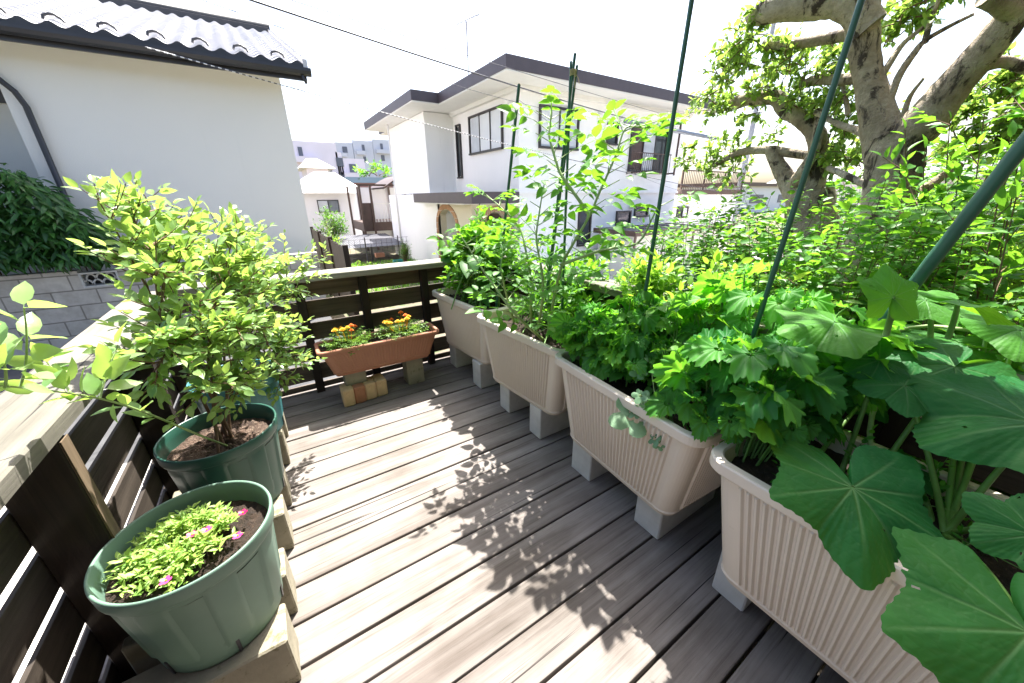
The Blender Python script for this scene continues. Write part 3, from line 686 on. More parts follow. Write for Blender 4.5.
# ================================================================== BLUEBERRIES
tips2 = [yp(96, 196, 1.26), yp(128, 196, 1.36), yp(150, 205, 1.42), yp(195, 225, 1.5), yp(222, 216, 1.52), yp(240, 225, 1.5), yp(150, 245, 1.25), yp(185, 250, 1.3), yp(215, 250, 1.4), yp(255, 250, 1.45), yp(235, 275, 1.35), yp(170, 280, 1.15), yp(200, 300, 1.15), yp(265, 295, 1.35), yp(240, 325, 1.2), yp(270, 330, 1.3), yp(150, 305, 1.12), yp(150, 345, 1.05), yp(175, 345, 1.08), yp(215, 350, 1.15), yp(250, 360, 1.2), yp(155, 385, 1.03), yp(205, 395, 1.08), yp(245, 392, 1.15)]
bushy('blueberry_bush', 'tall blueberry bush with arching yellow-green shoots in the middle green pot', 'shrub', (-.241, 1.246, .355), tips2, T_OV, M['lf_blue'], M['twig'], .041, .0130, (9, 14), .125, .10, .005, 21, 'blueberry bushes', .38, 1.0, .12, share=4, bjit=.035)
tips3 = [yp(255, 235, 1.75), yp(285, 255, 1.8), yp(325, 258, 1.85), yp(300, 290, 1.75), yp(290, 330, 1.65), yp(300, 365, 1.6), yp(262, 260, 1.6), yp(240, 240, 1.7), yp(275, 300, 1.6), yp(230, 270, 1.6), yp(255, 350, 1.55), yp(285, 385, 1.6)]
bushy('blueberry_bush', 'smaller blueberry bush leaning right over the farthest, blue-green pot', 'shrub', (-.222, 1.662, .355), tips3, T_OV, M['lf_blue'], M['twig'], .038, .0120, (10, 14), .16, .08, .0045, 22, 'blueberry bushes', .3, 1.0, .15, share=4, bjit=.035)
def low_branch():
    base = np.array([-.241, 1.246, .355]); root = empty('blueberry_bush', base); tag(root, 'long low blueberry branch with large pale leaves reaching over the left handrail', 'shrub')
    rg = np.random.RandomState(8); mb = MB(); P, D, U, Z, T = [], [], [], [], []
    path = [np.array(base)+[.01, -.02, 0], np.array(yp(205, 438, 1.1)), np.array(yp(130, 405, .95)), np.array(yp(60, 390, .82)), np.array(yp(-20, 384, .70))]
    pts = np.vstack([bez(path[0], path[1], (path[1]+path[2])/2, 6), bez((path[1]+path[2])/2, path[2], (path[2]+path[3])/2, 6)[1:], bez((path[2]+path[3])/2, path[3], path[4], 6)[1:]])
    mb.tube(pts-base, list(np.linspace(.0032, .0012, len(pts))), 5)
    shoots = [(np.array(yp(20, 388, .76)), np.array(yp(24, 308, .74))), (np.array(yp(70, 392, .82)), np.array(yp(45, 360, .86))), (np.array(yp(100, 398, .88)), np.array(yp(118, 345, .95))), (np.array(yp(5, 388, .72)), np.array(yp(-12, 330, .72)))]
    def put(p, d, s, t_): P.append(p-base); D.append(unit(d)); U.append(unit(np.array([0, 0, 1])+rg.normal(0, .35, 3))); Z.append(s); T.append(t_)
    for a, b in shoots:
        st = bez(a, (a+b)/2+rg.normal(0, .008, 3), b, 7); mb.tube(st-base, list(np.linspace(.0018, .0009, 7)), 5)
        for j in range(1, 7):
            for s_ in (1, -1):
                v = unit(np.cross(unit(b-a), rg.normal(0, 1, 3)))
                if j == 6 or rg.rand() < .75: put(st[j], v*.9+unit(b-a)*.55, .05*rg.uniform(.75, 1.2), rg.uniform(.5, 1))
    for i in range(5, len(pts)):
        for _ in range(2): put(pts[i], rg.normal(0, .7, 3)+unit(pts[i]-pts[i-1])*.5+[0, 0, .2], .045*rg.uniform(.7, 1.2), rg.uniform(.3, .95))
    mb.build('stems', M['palestem'], root, flip=False); leaves('foliage', root, M['lf_blue'], T_OV, P, D, U, Z, T)
low_branch()

# ================================================================== PLANTER 1: dense bushy plant
tipsp = []
rg = np.random.RandomState(31)
for i in range(46):
    a = rg.uniform(0, 6.28); q = rg.uniform(.1, 1)**.6; tipsp.append((PX[1][0]+.05+.27*q*math.cos(a), PX[1][1]+.0+.30*q*math.sin(a), SZ+.12+.34*(1-q**2)+rg.uniform(0, .10)))
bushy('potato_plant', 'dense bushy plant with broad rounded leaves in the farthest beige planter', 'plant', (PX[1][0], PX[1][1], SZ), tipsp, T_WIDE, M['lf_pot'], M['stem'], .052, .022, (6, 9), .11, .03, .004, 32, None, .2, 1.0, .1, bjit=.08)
# big dark leaves low on the near side
def broadleaves():
    rg = np.random.RandomState(5); spots = []
    for i in range(26):
        x = rg.uniform(.86, 1.08); y = rg.uniform(1.68, 2.02); spots.append(((PX[1][0]+rg.normal(0, .05), PX[1][1]+rg.normal(0, .08), SZ), (x, y, rg.uniform(.52, .78))))
    rosette('eggplant_seedling', 'darker broad-leaved clump at the near edge of the farthest beige planter', 'plant', (PX[1][0], PX[1][1]-.1, SZ), spots, T_WIDE, M['lf_pot'], M['stem'], .11, 6, tintr=(-.1, .25))
broadleaves()

# ================================================================== PLANTER 2: tomatoes
def tomato(label, seed, base, mains, nleaf, ls, tint=(.2, 1)):
    rg = np.random.RandomState(seed); base = np.array(base, float); root = empty('tomato_plant', base); tag(root, label, 'plant', 'tomato plants'); mb = MB(); P, D, U, Z, T = [], [], [], [], []
    for mi, path in enumerate(mains):
        path = [np.array(p, float) for p in path]; pts = []
        for i in range(len(path)-1):
            for q in np.linspace(0, 1, 6, endpoint=False): pts.append(path[i]*(1-q)+path[i+1]*q+rg.normal(0, .002, 3))
        pts.append(path[-1]); pts = np.array(pts)
        for _ in range(2): pts[1:-1] = (pts[:-2]+pts[1:-1]*2+pts[2:])/4
        mb.tube(pts-base, list(np.linspace(.0065, .002, len(pts))), 6)
        nl = nleaf[mi]
        for j in range(nl):
            t_ = .12+.88*(j+.5)/nl; i = min(len(pts)-2, int(t_*(len(pts)-1))); p = pts[i]; tg = unit(pts[i+1]-pts[i]); a = j*2.3+rg.uniform(-.4, .4)
            side = unit(np.array([math.cos(a), math.sin(a), .25])); d = unit(side+tg*.35); e = p+d*rg.uniform(.03, .07); mb.tube(np.array([p, e])-base, [.002, .0013], 4)
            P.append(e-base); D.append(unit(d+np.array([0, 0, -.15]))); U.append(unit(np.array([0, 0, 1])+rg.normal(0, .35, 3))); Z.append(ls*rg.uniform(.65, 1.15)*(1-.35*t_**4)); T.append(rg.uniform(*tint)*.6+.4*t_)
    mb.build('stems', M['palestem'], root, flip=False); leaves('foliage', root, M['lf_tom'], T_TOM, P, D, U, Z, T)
pb = (.95, 1.30, SZ)
tomato('tallest tomato plant, its thick curved stem leaning right above the stake bundle', 41, (.98, 1.22, SZ),
       [[(.98, 1.22, SZ), dp(560, 265, 1.30), dp(590, 215, 1.28), dp(612, 165, 1.22), dp(625, 125, 1.2), dp(650, 128, 1.2)], [dp(590, 215, 1.28), dp(560, 175, 1.3), dp(548, 135, 1.3), dp(552, 112, 1.32)], [dp(560, 265, 1.3), dp(600, 250, 1.25), dp(640, 245, 1.2), dp(660, 200, 1.2)]], [36, 22, 9], .135)
tomato('spreading tomato plant with a bare stem lying toward the planter rim', 42, (.97, 1.30, SZ),
       [[(.93, 1.18, SZ), dp(515, 315, 1.35), dp(478, 262, 1.40), dp(460, 235, 1.42)], [(.99, 1.36, SZ), dp(530, 270, 1.45), dp(520, 225, 1.48), dp(480, 190, 1.55)], [(.98, 1.30, SZ), dp(545, 290, 1.35), dp(535, 235, 1.36), dp(545, 180, 1.38)], [(.95, 1.45, SZ), dp(500, 270, 1.5), dp(505, 240, 1.55)]], [18, 30, 28, 20], .125)
tips = [(PX[2][0]+x, PX[2][1]+y, SZ+z) for x, y, z in ((.1, .1, .2), (.12, -.1, .22), (.05, -.2, .18), (-.1, -.24, .14), (.1, .25, .2), (-.05, .1, .12), (.15, 0, .3), (.15, .2, .28), (.17, -.2, .3), (0, -.05, .1), (.2, -.28, .3), (.05, .28, .2))]
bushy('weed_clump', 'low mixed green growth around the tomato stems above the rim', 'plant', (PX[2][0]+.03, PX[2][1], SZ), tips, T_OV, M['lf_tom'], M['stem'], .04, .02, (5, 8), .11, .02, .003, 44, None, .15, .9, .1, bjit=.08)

# ================================================================== PLANTER 3: frilly herbs
def herbs(name, label, seed, cx, cy, hx, hy, n, z0, z1, ls, tint, lm='lf_jag', tp=T_JAG, top=None):
    rg = np.random.RandomState(seed); sp = []
    for i in range(n):
        x = cx+rg.uniform(-hx, hx); y = cy+rg.uniform(-hy, hy); q = max(abs(x-cx)/hx, abs(y-cy)/hy); z = z0+(z1-z0)*(1-.55*q*q)*rg.uniform(.25, 1)
        sp.append(((cx+(x-cx)*.55, cy+(y-cy)*.6, SZ), (x, y, z)))
    return rosette(name, label, 'plant', (cx, cy, SZ), sp, tp, M[lm], M['stem'], ls, seed, None, tintr=tint)
herbs('mustard_greens', 'bright frilly greens at the far end of the herb planter', 51, .98, .80, .145, .17, 170, .50, .74, .055, (.4, 1.2))
herbs('herb_clump', 'mid green leafy clump in the middle of the herb planter', 52, 1.05, .62, .14, .22, 130, .50, .76, .080, (.1, 1.0), 'lf_pot', T_HERB)
herbs('shiso_plant', 'jagged bright shiso leaves growing over the gap before the nearest planter', 53, .895, .345, .125, .14, 120, .49, .80, .060, (-.05, .6))
herbs('shiso_plant', 'taller shiso with yellow-green tops by the right railing', 54, 1.13, .42, .14, .25, 110, .60, .90, .056, (.4, 1.2))
for sd, (x0_, x1_, y0_, y1_, z_, nn, lb) in enumerate(((1.10, 1.30, .45, 1.0, .84, 34, 'leafy yellow-green growth rising at the back of the herb planter over the railing'), (1.12, 1.32, 1.05, 1.5, .80, 22, 'loose leafy growth at the back of the tomato planter over the railing'))):
    rg = np.random.RandomState(300+sd); tp_ = [(rg.uniform(x0_, x1_), rg.uniform(y0_, y1_), z_-rg.uniform(0, .26)) for _ in range(nn)]
    bushy('leafy_weed', lb, 'plant', (1.08, (y0_+y1_)/2, SZ), tp_, T_OV, M['lf_hedgey'] if sd == 0 else M['lf_tom'], M['stem'], .048, .017, (5, 8), .12, .03, .0025, 310+sd, None, .35, 1.0, .3, bjit=.09)
def melon():
    base = np.array([.83, .52, SZ]); root = empty('melon_vine', base); tag(root, 'grey-green melon vine hanging over the rim of the herb planter', 'plant'); mb = MB(); rg = np.random.RandomState(9)
    z = .50
    runs = [[base, on(640, 395, .54), on(645, 400, .52), on(636, 412, .47)], [base, on(665, 395, .54), on(668, 410, .50), on(665, 432, .44), on(655, 438, .43)], [base, on(650, 360, .58), on(640, 345, .6)]]
    P, D, U, Z, T = [], [], [], [], []
    for r_ in runs:
        pts = np.array([np.array(p) for p in r_]); pp = np.vstack([bez(pts[i], (pts[i]+pts[i+1])/2+[0, 0, .006], pts[i+1], 4) for i in range(len(pts)-1)]); mb.tube(pp-base, .0019, 5)
        for j in range(3, len(pp), 2):
            P.append(pp[j]-base); D.append(rg.normal(0, .6, 3)+[-.6, 0, 0]); U.append(unit(np.array([-.6, -.2, .8])+rg.normal(0, .3, 3))); Z.append(.028); T.append(rg.uniform(0, 1))
    for (px, py, zz, s) in ((636, 416, .46, .085), (690, 435, .44, .026), (675, 440, .43, .024), (660, 445, .42, .022), (648, 432, .42, .022), (650, 350, .58, .045), (668, 362, .57, .04), (640, 372, .56, .035)):
        P.append(np.array(on(px, py, zz))-base); D.append([-.9, .35, -.15]); U.append(unit(np.array([-.6, -.3, .8]))); Z.append(s); T.append(.6)
    mb.build('stems', M['palestem'], root, flip=False); leaves('foliage', root, M['lf_melon'], T_MELON, P, D, U, Z, T)
melon()

# ================================================================== PLANTER 4: squash
def squash_leaf(parent, org, c, nrm, tip, R, tint, seed, petbase=None, bend=.25):
    rg = np.random.RandomState(seed); nr, na = 40, 210; th = np.linspace(-math.pi, math.pi, na); V = []; Ve = []
    ph = rg.uniform(0, 6, 6); angs = [0, .60, -.60, 1.15, -1.15, 1.75, -1.75, 2.35, -2.35]
    A, Q = np.meshgrid(th, np.linspace(0, 1, nr)); aa = np.abs(A)
    lob = np.zeros_like(A)
    for k_, am in ((0, 1.0), (1.15, .92), (-1.15, .92), (2.25, .84), (-2.25, .84)): lob = np.maximum(lob, am*np.clip(1-np.abs((A-k_+math.pi) % (2*math.pi)-math.pi)/.82, 0, 1)**1.15)
    tooth = np.abs(((A*8.5+ph[0]*.3) % 1)-.5)*2
    out = (.57+.43*lob+.028*tooth**1.5+.018*np.sin(A*11+ph[1])+.03*np.sin(A*3+ph[2]))*(1-.9*np.exp(-((math.pi-aa)/.15)**2))
    r = out*Q*R; x = r*np.sin(A); y = r*np.cos(A); v = np.zeros_like(r)
    for k in angs:
        u = r*np.cos(A-k); d = r*np.sin(A-k); wdt = .006*R+.010*R*(1-Q); m_ = (np.cos(A-k) > 0)
        v = np.maximum(v, np.where(m_, np.exp(-(d/wdt)**2), 0))
        near = (np.abs(A-k) < .36); s = ((u/R-np.abs(d)/R*1.0)/.17) % 1; sv = np.exp(-((s-.5)/.05)**2)*.28*(Q > .2)
        v = np.maximum(v, np.where(near, sv, 0))
    z = R*(.10*Q**2*np.cos(A*2+ph[3])+.05*Q**2*np.sin(A*3+ph[4])+.022*Q**2*np.sin(A*7+ph[5])-bend*Q**2*(.5+.5*np.cos(A))) - v*R*.010+R*.010*np.sin(x/R*13+ph[0])*np.sin(y/R*11+ph[1])*Q
    Z = Vector(nrm).normalized(); Yv = Vector(tip)-Z*Vector(tip).dot(Z); Yv.normalize(); Xv = Yv.cross(Z)
    W = np.stack([x, y, z], -1).reshape(-1, 3)@np.array([list(Xv), list(Yv), list(Z)])+np.array(c)-np.array(org)
    i, j = np.meshgrid(np.arange(nr-1), np.arange(na-1), indexing='ij'); a = (i*na+j).ravel(); F = np.stack([a, a+1, a+na+1, a+na], 1)
    cen = np.stack([x.ravel(), y.ravel()], 1)[F].mean(1)/R; keep = np.ones(len(F), bool)
    for _ in range(3):
        aa_ = rg.uniform(-2.2, 2.2); rr_ = rg.uniform(.45, .85); h0 = np.array([rr_*math.sin(aa_), rr_*math.cos(aa_)]); dd = cen-h0
        keep &= np.hypot(dd[:, 0], dd[:, 1]*1.7) > rg.uniform(.012, .035)
    F = F[keep]
    o = fast_mesh('leaf', W, F, M['lf_squash'], parent, {'tint': np.full(len(W), tint), 'vein': v.ravel()})
    if petbase is not None:
        mb = MB(); c_ = np.array(c)-np.array(org); p_ = np.array(petbase)-np.array(org); mid = (c_+p_)/2+np.array([0, 0, .03])
        mb.tube(bez(p_, mid, c_-np.array(Z)*.002, 9), list(np.linspace(.0055, .0035, 9)), 8); mb.build('petiole', M['stem'], o, flip=False)
def squash():
    org = (.98, -.05, SZ); root = empty('squash_plant', org); tag(root, 'squash plant with giant dark leaves sprawling over the nearest planter', 'plant')
    pb = (.95, -.02, SZ)
    L_ = [  # centre, normal, tip direction, radius, tint, petiole base
        (on(853, 487, .575), (-.25, -.22, 1), (-.65, -.45, -.1), .145, .05, (.93, .12, SZ)),
        (on(1030, 632, .585), (-.25, -.12, 1), (-.5, -.25, -.1), .142, .10, pb),
        (dp(1040, 424, .60), (-.15, -.20, 1), (-.85, .55, 0), .165, .12, pb),
        (dp(893, 297, .66), (-.5, -.72, .30), (.15, .15, 1), .062, .75, dp(886, 335, .72)),
        (dp(958, 300, .70), (.10, -.16, 1), (.7, -.5, .05), .085, .95, dp(948, 338, .78)),
        (dp(925, 300, .82), (-.2, -.30, 1), (-.3, .8, .1), .085, .85, dp(930, 340, .84)),
        (dp(835, 322, .80), (.02, -.12, 1), (-.85, .4, 0), .125, .9, dp(850, 355, .86)),
        (dp(880, 360, .76), (-.3, -.35, .9), (-.8, .3, -.1), .075, .10, (1.0, .15, SZ)),
        (dp(955, 366, .74), (-.15, -.25, 1), (-.7, .2, 0), .125, .15, (1.0, .1, SZ)),
        (dp(1035, 535, .50), (-.5, -.3, .8), (-.3, .3, .7), .070, .15, pb),
        (dp(1020, 330, .80), (0, -.3, 1), (-.5, .6, .1), .11, .8, pb),
        (dp(870, 395, .90), (-.4, -.5, .7), (-.8, 0, -.2), .07, .10, (1.0, .2, SZ)),
        (dp(818, 340, .95), (-.2, -.2, 1), (-.6, .5, 0), .085, .6, (1.0, .25, SZ)),
        (dp(765, 355, 1.05), (-.3, -.3, 1), (-.7, .4, 0), .065, .5, (1.0, .3, SZ)),
        (dp(1000, 372, .88), (-.2, -.2, 1), (.2, .6, 0), .12, .3, pb),
        (on(775, 435, .52), (-.2, -.2, 1), (-.7, -.4, 0), .036, .3, (.93, .2, SZ)),
        (dp(905, 385, .72), (-.2, -.3, 1), (-.6, .5, 0), .085, .15, pb),
        (dp(960, 345, .86), (-.1, -.3, 1), (-.3, .7, 0), .11, .5, pb),
        (dp(990, 315, .90), (.0, -.3, 1), (.4, .6, 0), .10, .8, pb),
        (on(905, 470, .52), (-.2, -.2, 1), (.7, .2, 0), .08, .05, (.97, 0, SZ)),
    ]
    for i, (c, n, t_, R, ti, pbz) in enumerate(L_): squash_leaf(root, org, c, n, t_, R, ti, 60+i, pbz)
    mb = MB(); o = np.array(org)
    vine = [np.array(dp(1060, 345, .78)), np.array(dp(985, 332, .85)), np.array(dp(905, 322, .93)), np.array(dp(865, 345, .96))]
    pts = np.vstack([bez(vine[0], vine[1], (vine[1]+vine[2])/2, 6), bez((vine[1]+vine[2])/2, vine[2], vine[3], 6)]); mb.tube(pts-o, .0042, 8)
    mb.tube(bez(o+[-.02, .1, 0], np.array(dp(850, 440, .8)), np.array(dp(885, 385, .85)), 8)-o, .005, 8)
    for k in range(3):
        c = np.array(dp(940+18*k, 345, .84)); tt = np.linspace(0, 9, 26); mb.tube([c-o+[.012*math.cos(q+k)*(1+q*.1), .012*math.sin(q), -.004*q] for q in tt], .0007, 4)
    mb.build('vine', M['palestem'], root, flip=False)
squash()
tips = [(PX[4][0]+x, PX[4][1]+y, SZ+z) for x, y, z in ((-.08, .2, .05), (0, .1, .06), (.05, -.1, .07), (-.05, -.2, .05), (.1, .2, .12), (.12, 0, .12), (.1, -.25, .1))]
bushy('weed_clump', 'small sprouting weeds on the soil of the nearest planter', 'plant', (PX[4][0], PX[4][1], SZ), tips, T_OV, M['lf_jag'], M['stem'], .022, .014, (5, 8), .06, .01, .0015, 45, None, .1, .6, .0, bjit=.1)

# ================================================================== STAKES
def stake(a, b, r, label, ext=0):
    a, b = Vector(a), Vector(b); d = (b-a).normalized(); Ln = (b-a).length; mb = MB()
    n = int(Ln/.035); pts = []; rad = []
    for i in range(n+1):
        pts.append(Vector((0, 0, Ln*i/n))); rad.append(r*(1.06 if i % 3 == 0 else 1))
    pts.append(Vector((0, 0, Ln+r*.8))); rad.append(r*.35)
    mb.tube(pts, rad, 10); o = mb.build('garden_stake', M['stake'], flip=False); o.location = a; o.rotation_euler = d.to_track_quat('Z', 'Y').to_euler(); tag(o, label, 'garden stake', 'green garden stakes'); return o
stake((.975, 1.70, SZ-.1), xp(519, 85, .97), .0065, 'green stake rising alone from the back of the tomato planter, left of the tied bundle')
stake((1.00, 1.30, SZ-.1), xp(575, 54, 1.04), .0052, 'green stake in the tied bundle, the tallest one with a straight lean')
stake((1.02, 1.17, SZ-.1), xp(571, 62, 1.035), .0050, 'green stake in the tied bundle, the upright one in front')
stake((1.05, 1.36, SZ-.1), xp(577, 66, 1.06), .0050, 'green stake in the tied bundle, slanting in from the left rear')
stake((1.02, .77, SZ-.1), xp(694, -14, 1.05), .0062, 'thin tall green stake rising from the herb planter past the window grille')
stake((1.00, .42, SZ-.1), xp(866, -14, 1.03), .0060, 'thin tall green stake crossing the tree trunks')
stake(xp(795, 436, 1.15), xp(1060, 98, 1.15), .0120, 'thick green pole slanting up to the right edge over the squash leaves')
mb = MB(); c = xp(573, 73, 1.04); 
for k in range(5): mb.tube([(math.cos(q)*.011, math.sin(q)*.011, .004*k-.008+.001*math.sin(q*2)) for q in np.linspace(0, 6.28, 14)], .0016, 5)
mb.tube([(0, -.01, 0), (-.008, -.02, -.02), (-.004, -.018, -.05)], .0012, 5); mb.tube([(0, -.01, 0), (.01, -.018, -.018), (.014, -.02, -.035)], .0012, 5)
o = mb.build('twine_tie', M['twine'], flip=False); o.location = c; tag(o, 'straw coloured twine knotted round the top of the stake bundle', 'twine')

# ================================================================== TREE AND HEDGE (right)
def tree():
    base = yp(850, 330, 1.0); X0 = 2.75
    base = Vector((2.75, .78, -1.6)); root = empty('garden_tree', base); tag(root, 'old pollarded garden tree with mottled pale forked trunk behind the planters', 'tree'); o = np.array(base)
    def limb(nodes, name, X=None, parent=root, sides=14, seed=0, bumps=.018):
        rg = np.random.RandomState(seed+3); pts = []; rad = []
        for (px, py, wd, XX) in nodes:
            p = xp(px, py, XX); dep = (p-Vector((0, 0, EYE))).dot(Vector(_f)); pts.append(np.array(p)); rad.append(wd/2*dep/FPX*.97*dep/(p-Vector((0, 0, EYE))).length)
        P2 = [pts[0]]; R2 = [rad[0]]
        m_ = len(pts)
        for i in range(m_-1):
            a0 = pts[max(0, i-1)]; a1 = pts[i]; a2 = pts[i+1]; a3 = pts[min(m_-1, i+2)]
            for q in np.linspace(0, 1, 7)[1:]:
                P2.append(.5*((2*a1)+(-a0+a2)*q+(2*a0-5*a1+4*a2-a3)*q*q+(-a0+3*a1-3*a2+a3)*q**3)); R2.append(rad[i]*(1-q)+rad[i+1]*q)
        R2 = [r*(1+rg.normal(0, bumps)) for r in R2]; mb_ = MB(); mb_.tube([p-o for p in P2], R2, sides); 
        # knobbly bark: displace verts
        for k in range(len(mb_.v)):
            v = mb_.v[k]; f = .012*math.sin(v[0]*17+v[2]*9)+.010*math.sin(v[1]*23-v[2]*13+1)+.006*math.sin(v[2]*41+v[0]*31); 
            j = min(len(P2)-1, k//sides); c_ = P2[j]-o; dv = np.array(v)-c_; L0 = np.linalg.norm(dv)+1e-6; s = 1+f*min(1, R2[j]/.1)*2.2; mb_.v[k] = tuple(c_+dv*s)
        ob = mb_.build(name, M['bark'], parent, flip=False); return ob, np.array(P2)
    limb([(838, 600, 100, 2.75), (848, 420, 95, 2.75), (866, 310, 84, 2.75), (878, 245, 74, 2.75), (889, 195, 64, 2.75), (894, 160, 70, 2.75), (896, 135, 58, 2.75)], 'trunk', seed=1, sides=22)
    Ls = []
    Ls += [limb([(888, 160, 54, 2.78), (878, 115, 46, 2.8), (868, 72, 38, 2.8), (862, 30, 46, 2.78), (868, -20, 42, 2.75), (885, -70, 40, 2.7)], 'limb', seed=2, sides=18)]
    Ls += [limb([(870, 28, 46, 2.75), (845, 2, 50, 2.7), (808, 4, 46, 2.65), (778, 8, 38, 2.6), (758, 14, 32, 2.6), (748, 20, 18, 2.6)], 'limb', seed=3, sides=16)]
    Ls += [limb([(856, 32, 22, 2.8), (830, 38, 17, 2.8), (800, 43, 15, 2.8), (775, 45, 15, 2.8), (764, 46, 17, 2.8)], 'limb', seed=4)]
    Ls += [limb([(892, 156, 54, 2.75), (922, 124, 58, 2.72), (955, 84, 54, 2.7), (990, 44, 54, 2.66), (1025, 0, 54, 2.6), (1060, -50, 50, 2.55)], 'limb', seed=5, sides=18)]
    Ls += [limb([(1015, 12, 40, 2.6), (1000, 2, 36, 2.5), (985, -4, 32, 2.45)], 'limb', seed=6)]
    Ls += [limb([(985, 65, 26, 2.7), (1005, 62, 20, 2.75), (1030, 70, 18, 2.8), (1060, 78, 16, 2.85)], 'limb', seed=7)]
    Ls += [limb([(872, 92, 12, 2.83), (888, 66, 10, 2.85), (903, 44, 8, 2.9), (920, 30, 7, 2.95), (935, 18, 5, 2.95)], 'limb', seed=8)]
    Ls += [limb([(886, 112, 12, 2.78), (898, 78, 11, 2.8), (915, 52, 10, 2.82), (926, 40, 8, 2.85), (950, 26, 7, 2.9), (974, 14, 6, 2.9)], 'limb', seed=9)]
    Ls += [limb([(925, 42, 10, 2.85), (930, 22, 8, 2.9), (938, 2, 7, 2.9), (944, -20, 5, 2.9)], 'limb', seed=10)]
    Ls += [limb([(899, 132, 10, 2.75), (907, 104, 8, 2.73), (913, 92, 6, 2.7), (924, 78, 4, 2.68)], 'limb', seed=11)]
    Ls += [limb([(877, 145, 14, 2.8), (860, 132, 11, 2.85), (838, 124, 8, 2.9), (815, 112, 6, 2.95)], 'limb', seed=12)]
    Ls += [limb([(866, 185, 10, 2.8), (845, 175, 9, 2.85), (828, 168, 7, 2.9)], 'limb', seed=13)]
    Ls += [limb([(848, 115, 7, 2.9), (846, 100, 6, 2.9), (842, 84, 5, 2.9)], 'limb', seed=14)]
    Ls += [limb([(890, 225, 22, 2.8), (905, 205, 18, 2.9), (930, 185, 14, 3.0), (960, 165, 12, 3.1)], 'limb', seed=15)]
    # second, smaller trunk of the same clump
    limb([(818, 600, 90, 3.1), (815, 400, 75, 3.1), (812, 270, 64, 3.1), (810, 215, 60, 3.1), (812, 190, 48, 3.1)], 'trunk', seed=20, sides=18)
    Ls += [limb([(800, 200, 34, 3.1), (788, 182, 24, 3.1), (778, 165, 17, 3.1), (772, 150, 17, 3.1), (772, 146, 12, 3.1)], 'limb', seed=21)]
    Ls += [limb([(808, 195, 34, 3.1), (818, 165, 26, 3.1), (816, 135, 24, 3.08), (800, 118, 22, 3.06), (785, 110, 20, 3.05), (776, 98, 20, 3.05), (750, 99, 16, 3.0), (738, 102, 18, 3.0), (730, 104, 8, 3.0)], 'limb', seed=22)]
    Ls += [limb([(790, 190, 20, 3.1), (805, 168, 15, 3.0), (815, 148, 13, 3.0), (820, 120, 13, 3.0), (822, 108, 14, 3.0)], 'limb', seed=23)]
    Ls += [limb([(812, 156, 12, 3.1), (790, 153, 12, 3.1), (765, 150, 11, 3.1), (742, 152, 9, 3.1), (728, 158, 7, 3.1), (715, 165, 4, 3.1)], 'limb', seed=24)]
    Ls += [limb([(862, 78, 18, 2.85), (835, 80, 15, 2.9), (815, 80, 13, 2.95), (800, 86, 10, 2.95)], 'limb', seed=25)]
    # leaf tufts
    rg = np.random.RandomState(77); P, D, U, Z, T = [], [], [], [], []; mb = MB()
    cl = [(738, 60, 30, 2.75, 420), (722, 78, 26, 2.8, 330), (715, 100, 22, 3.0, 300), (722, 112, 18, 3.0, 220), (748, 35, 24, 2.65, 260), (762, 18, 16, 2.6, 150), (790, 62, 30, 2.9, 330), (775, 82, 28, 3.0, 330), (800, 100, 24, 3.0, 300),
          (812, 75, 26, 2.95, 280), (835, 60, 22, 3.0, 180), (835, 105, 26, 3.0, 330), (850, 130, 24, 3.0, 280), (840, 155, 26, 3.0, 330), (858, 165, 18, 3.1, 160), (812, 110, 14, 3.0, 100), (690, 163, 14, 3.1, 130), (712, 160, 20, 3.1, 260), (728, 150, 15, 3.1, 150), (705, 175, 14, 3.1, 120), (735, 172, 16, 3.1, 160),
          (770, 138, 12, 3.1, 90), (905, 18, 24, 3.0, 260), (930, 8, 22, 2.95, 240), (890, 42, 14, 3.0, 90), (780, 45, 12, 2.85, 70), (745, 85, 14, 2.9, 110), (690, 148, 8, 3.1, 40), (760, 110, 14, 3.05, 110), (990, 95, 24, 3.1, 260), (965, 118, 20, 3.1, 220), (1010, 85, 26, 3.1, 240), (1000, 140, 30, 3.1, 380), (955, 145, 22, 3.1, 240), (1030, 110, 30, 3.0, 300), (870, 85, 14, 3.1, 80), (850, 85, 14, 3.1, 80), (930, -5, 30, 2.9, 200), (740, 125, 9, 3.05, 40)]
    for (px, py, rp, XX, n_) in cl:
        c = np.array(xp(px, py, XX)); dep = (c-np.array([0, 0, EYE]))@_f; R_ = rp*dep/FPX
        for s in range(max(4, n_//16)):
            d = unit(rg.normal(0, 1, 3)+[0, 0, .35]); ln = R_*rg.uniform(.5, 1.25); st = c+rg.normal(0, R_*.25, 3); e = st+d*ln; pts = bez(st, (st+e)/2+[0, 0, .02], e, 5); mb.tube(pts-o, [.0035, .003, .0025, .002, .0012], 4)
            for j in range(14):
                q = rg.uniform(.15, 1); i = min(3, int(q*4)); p = pts[i]*(1-(q*4-i))+pts[i+1]*(q*4-i); P.append(p-o); D.append(unit(rg.normal(0, .8, 3)+d*.8)); U.append(unit(rg.normal(0, .5, 3)+[0, 0, 1])); Z.append(rg.uniform(.026, .052)); T.append(rg.uniform(-.1, .9)+.35*q)
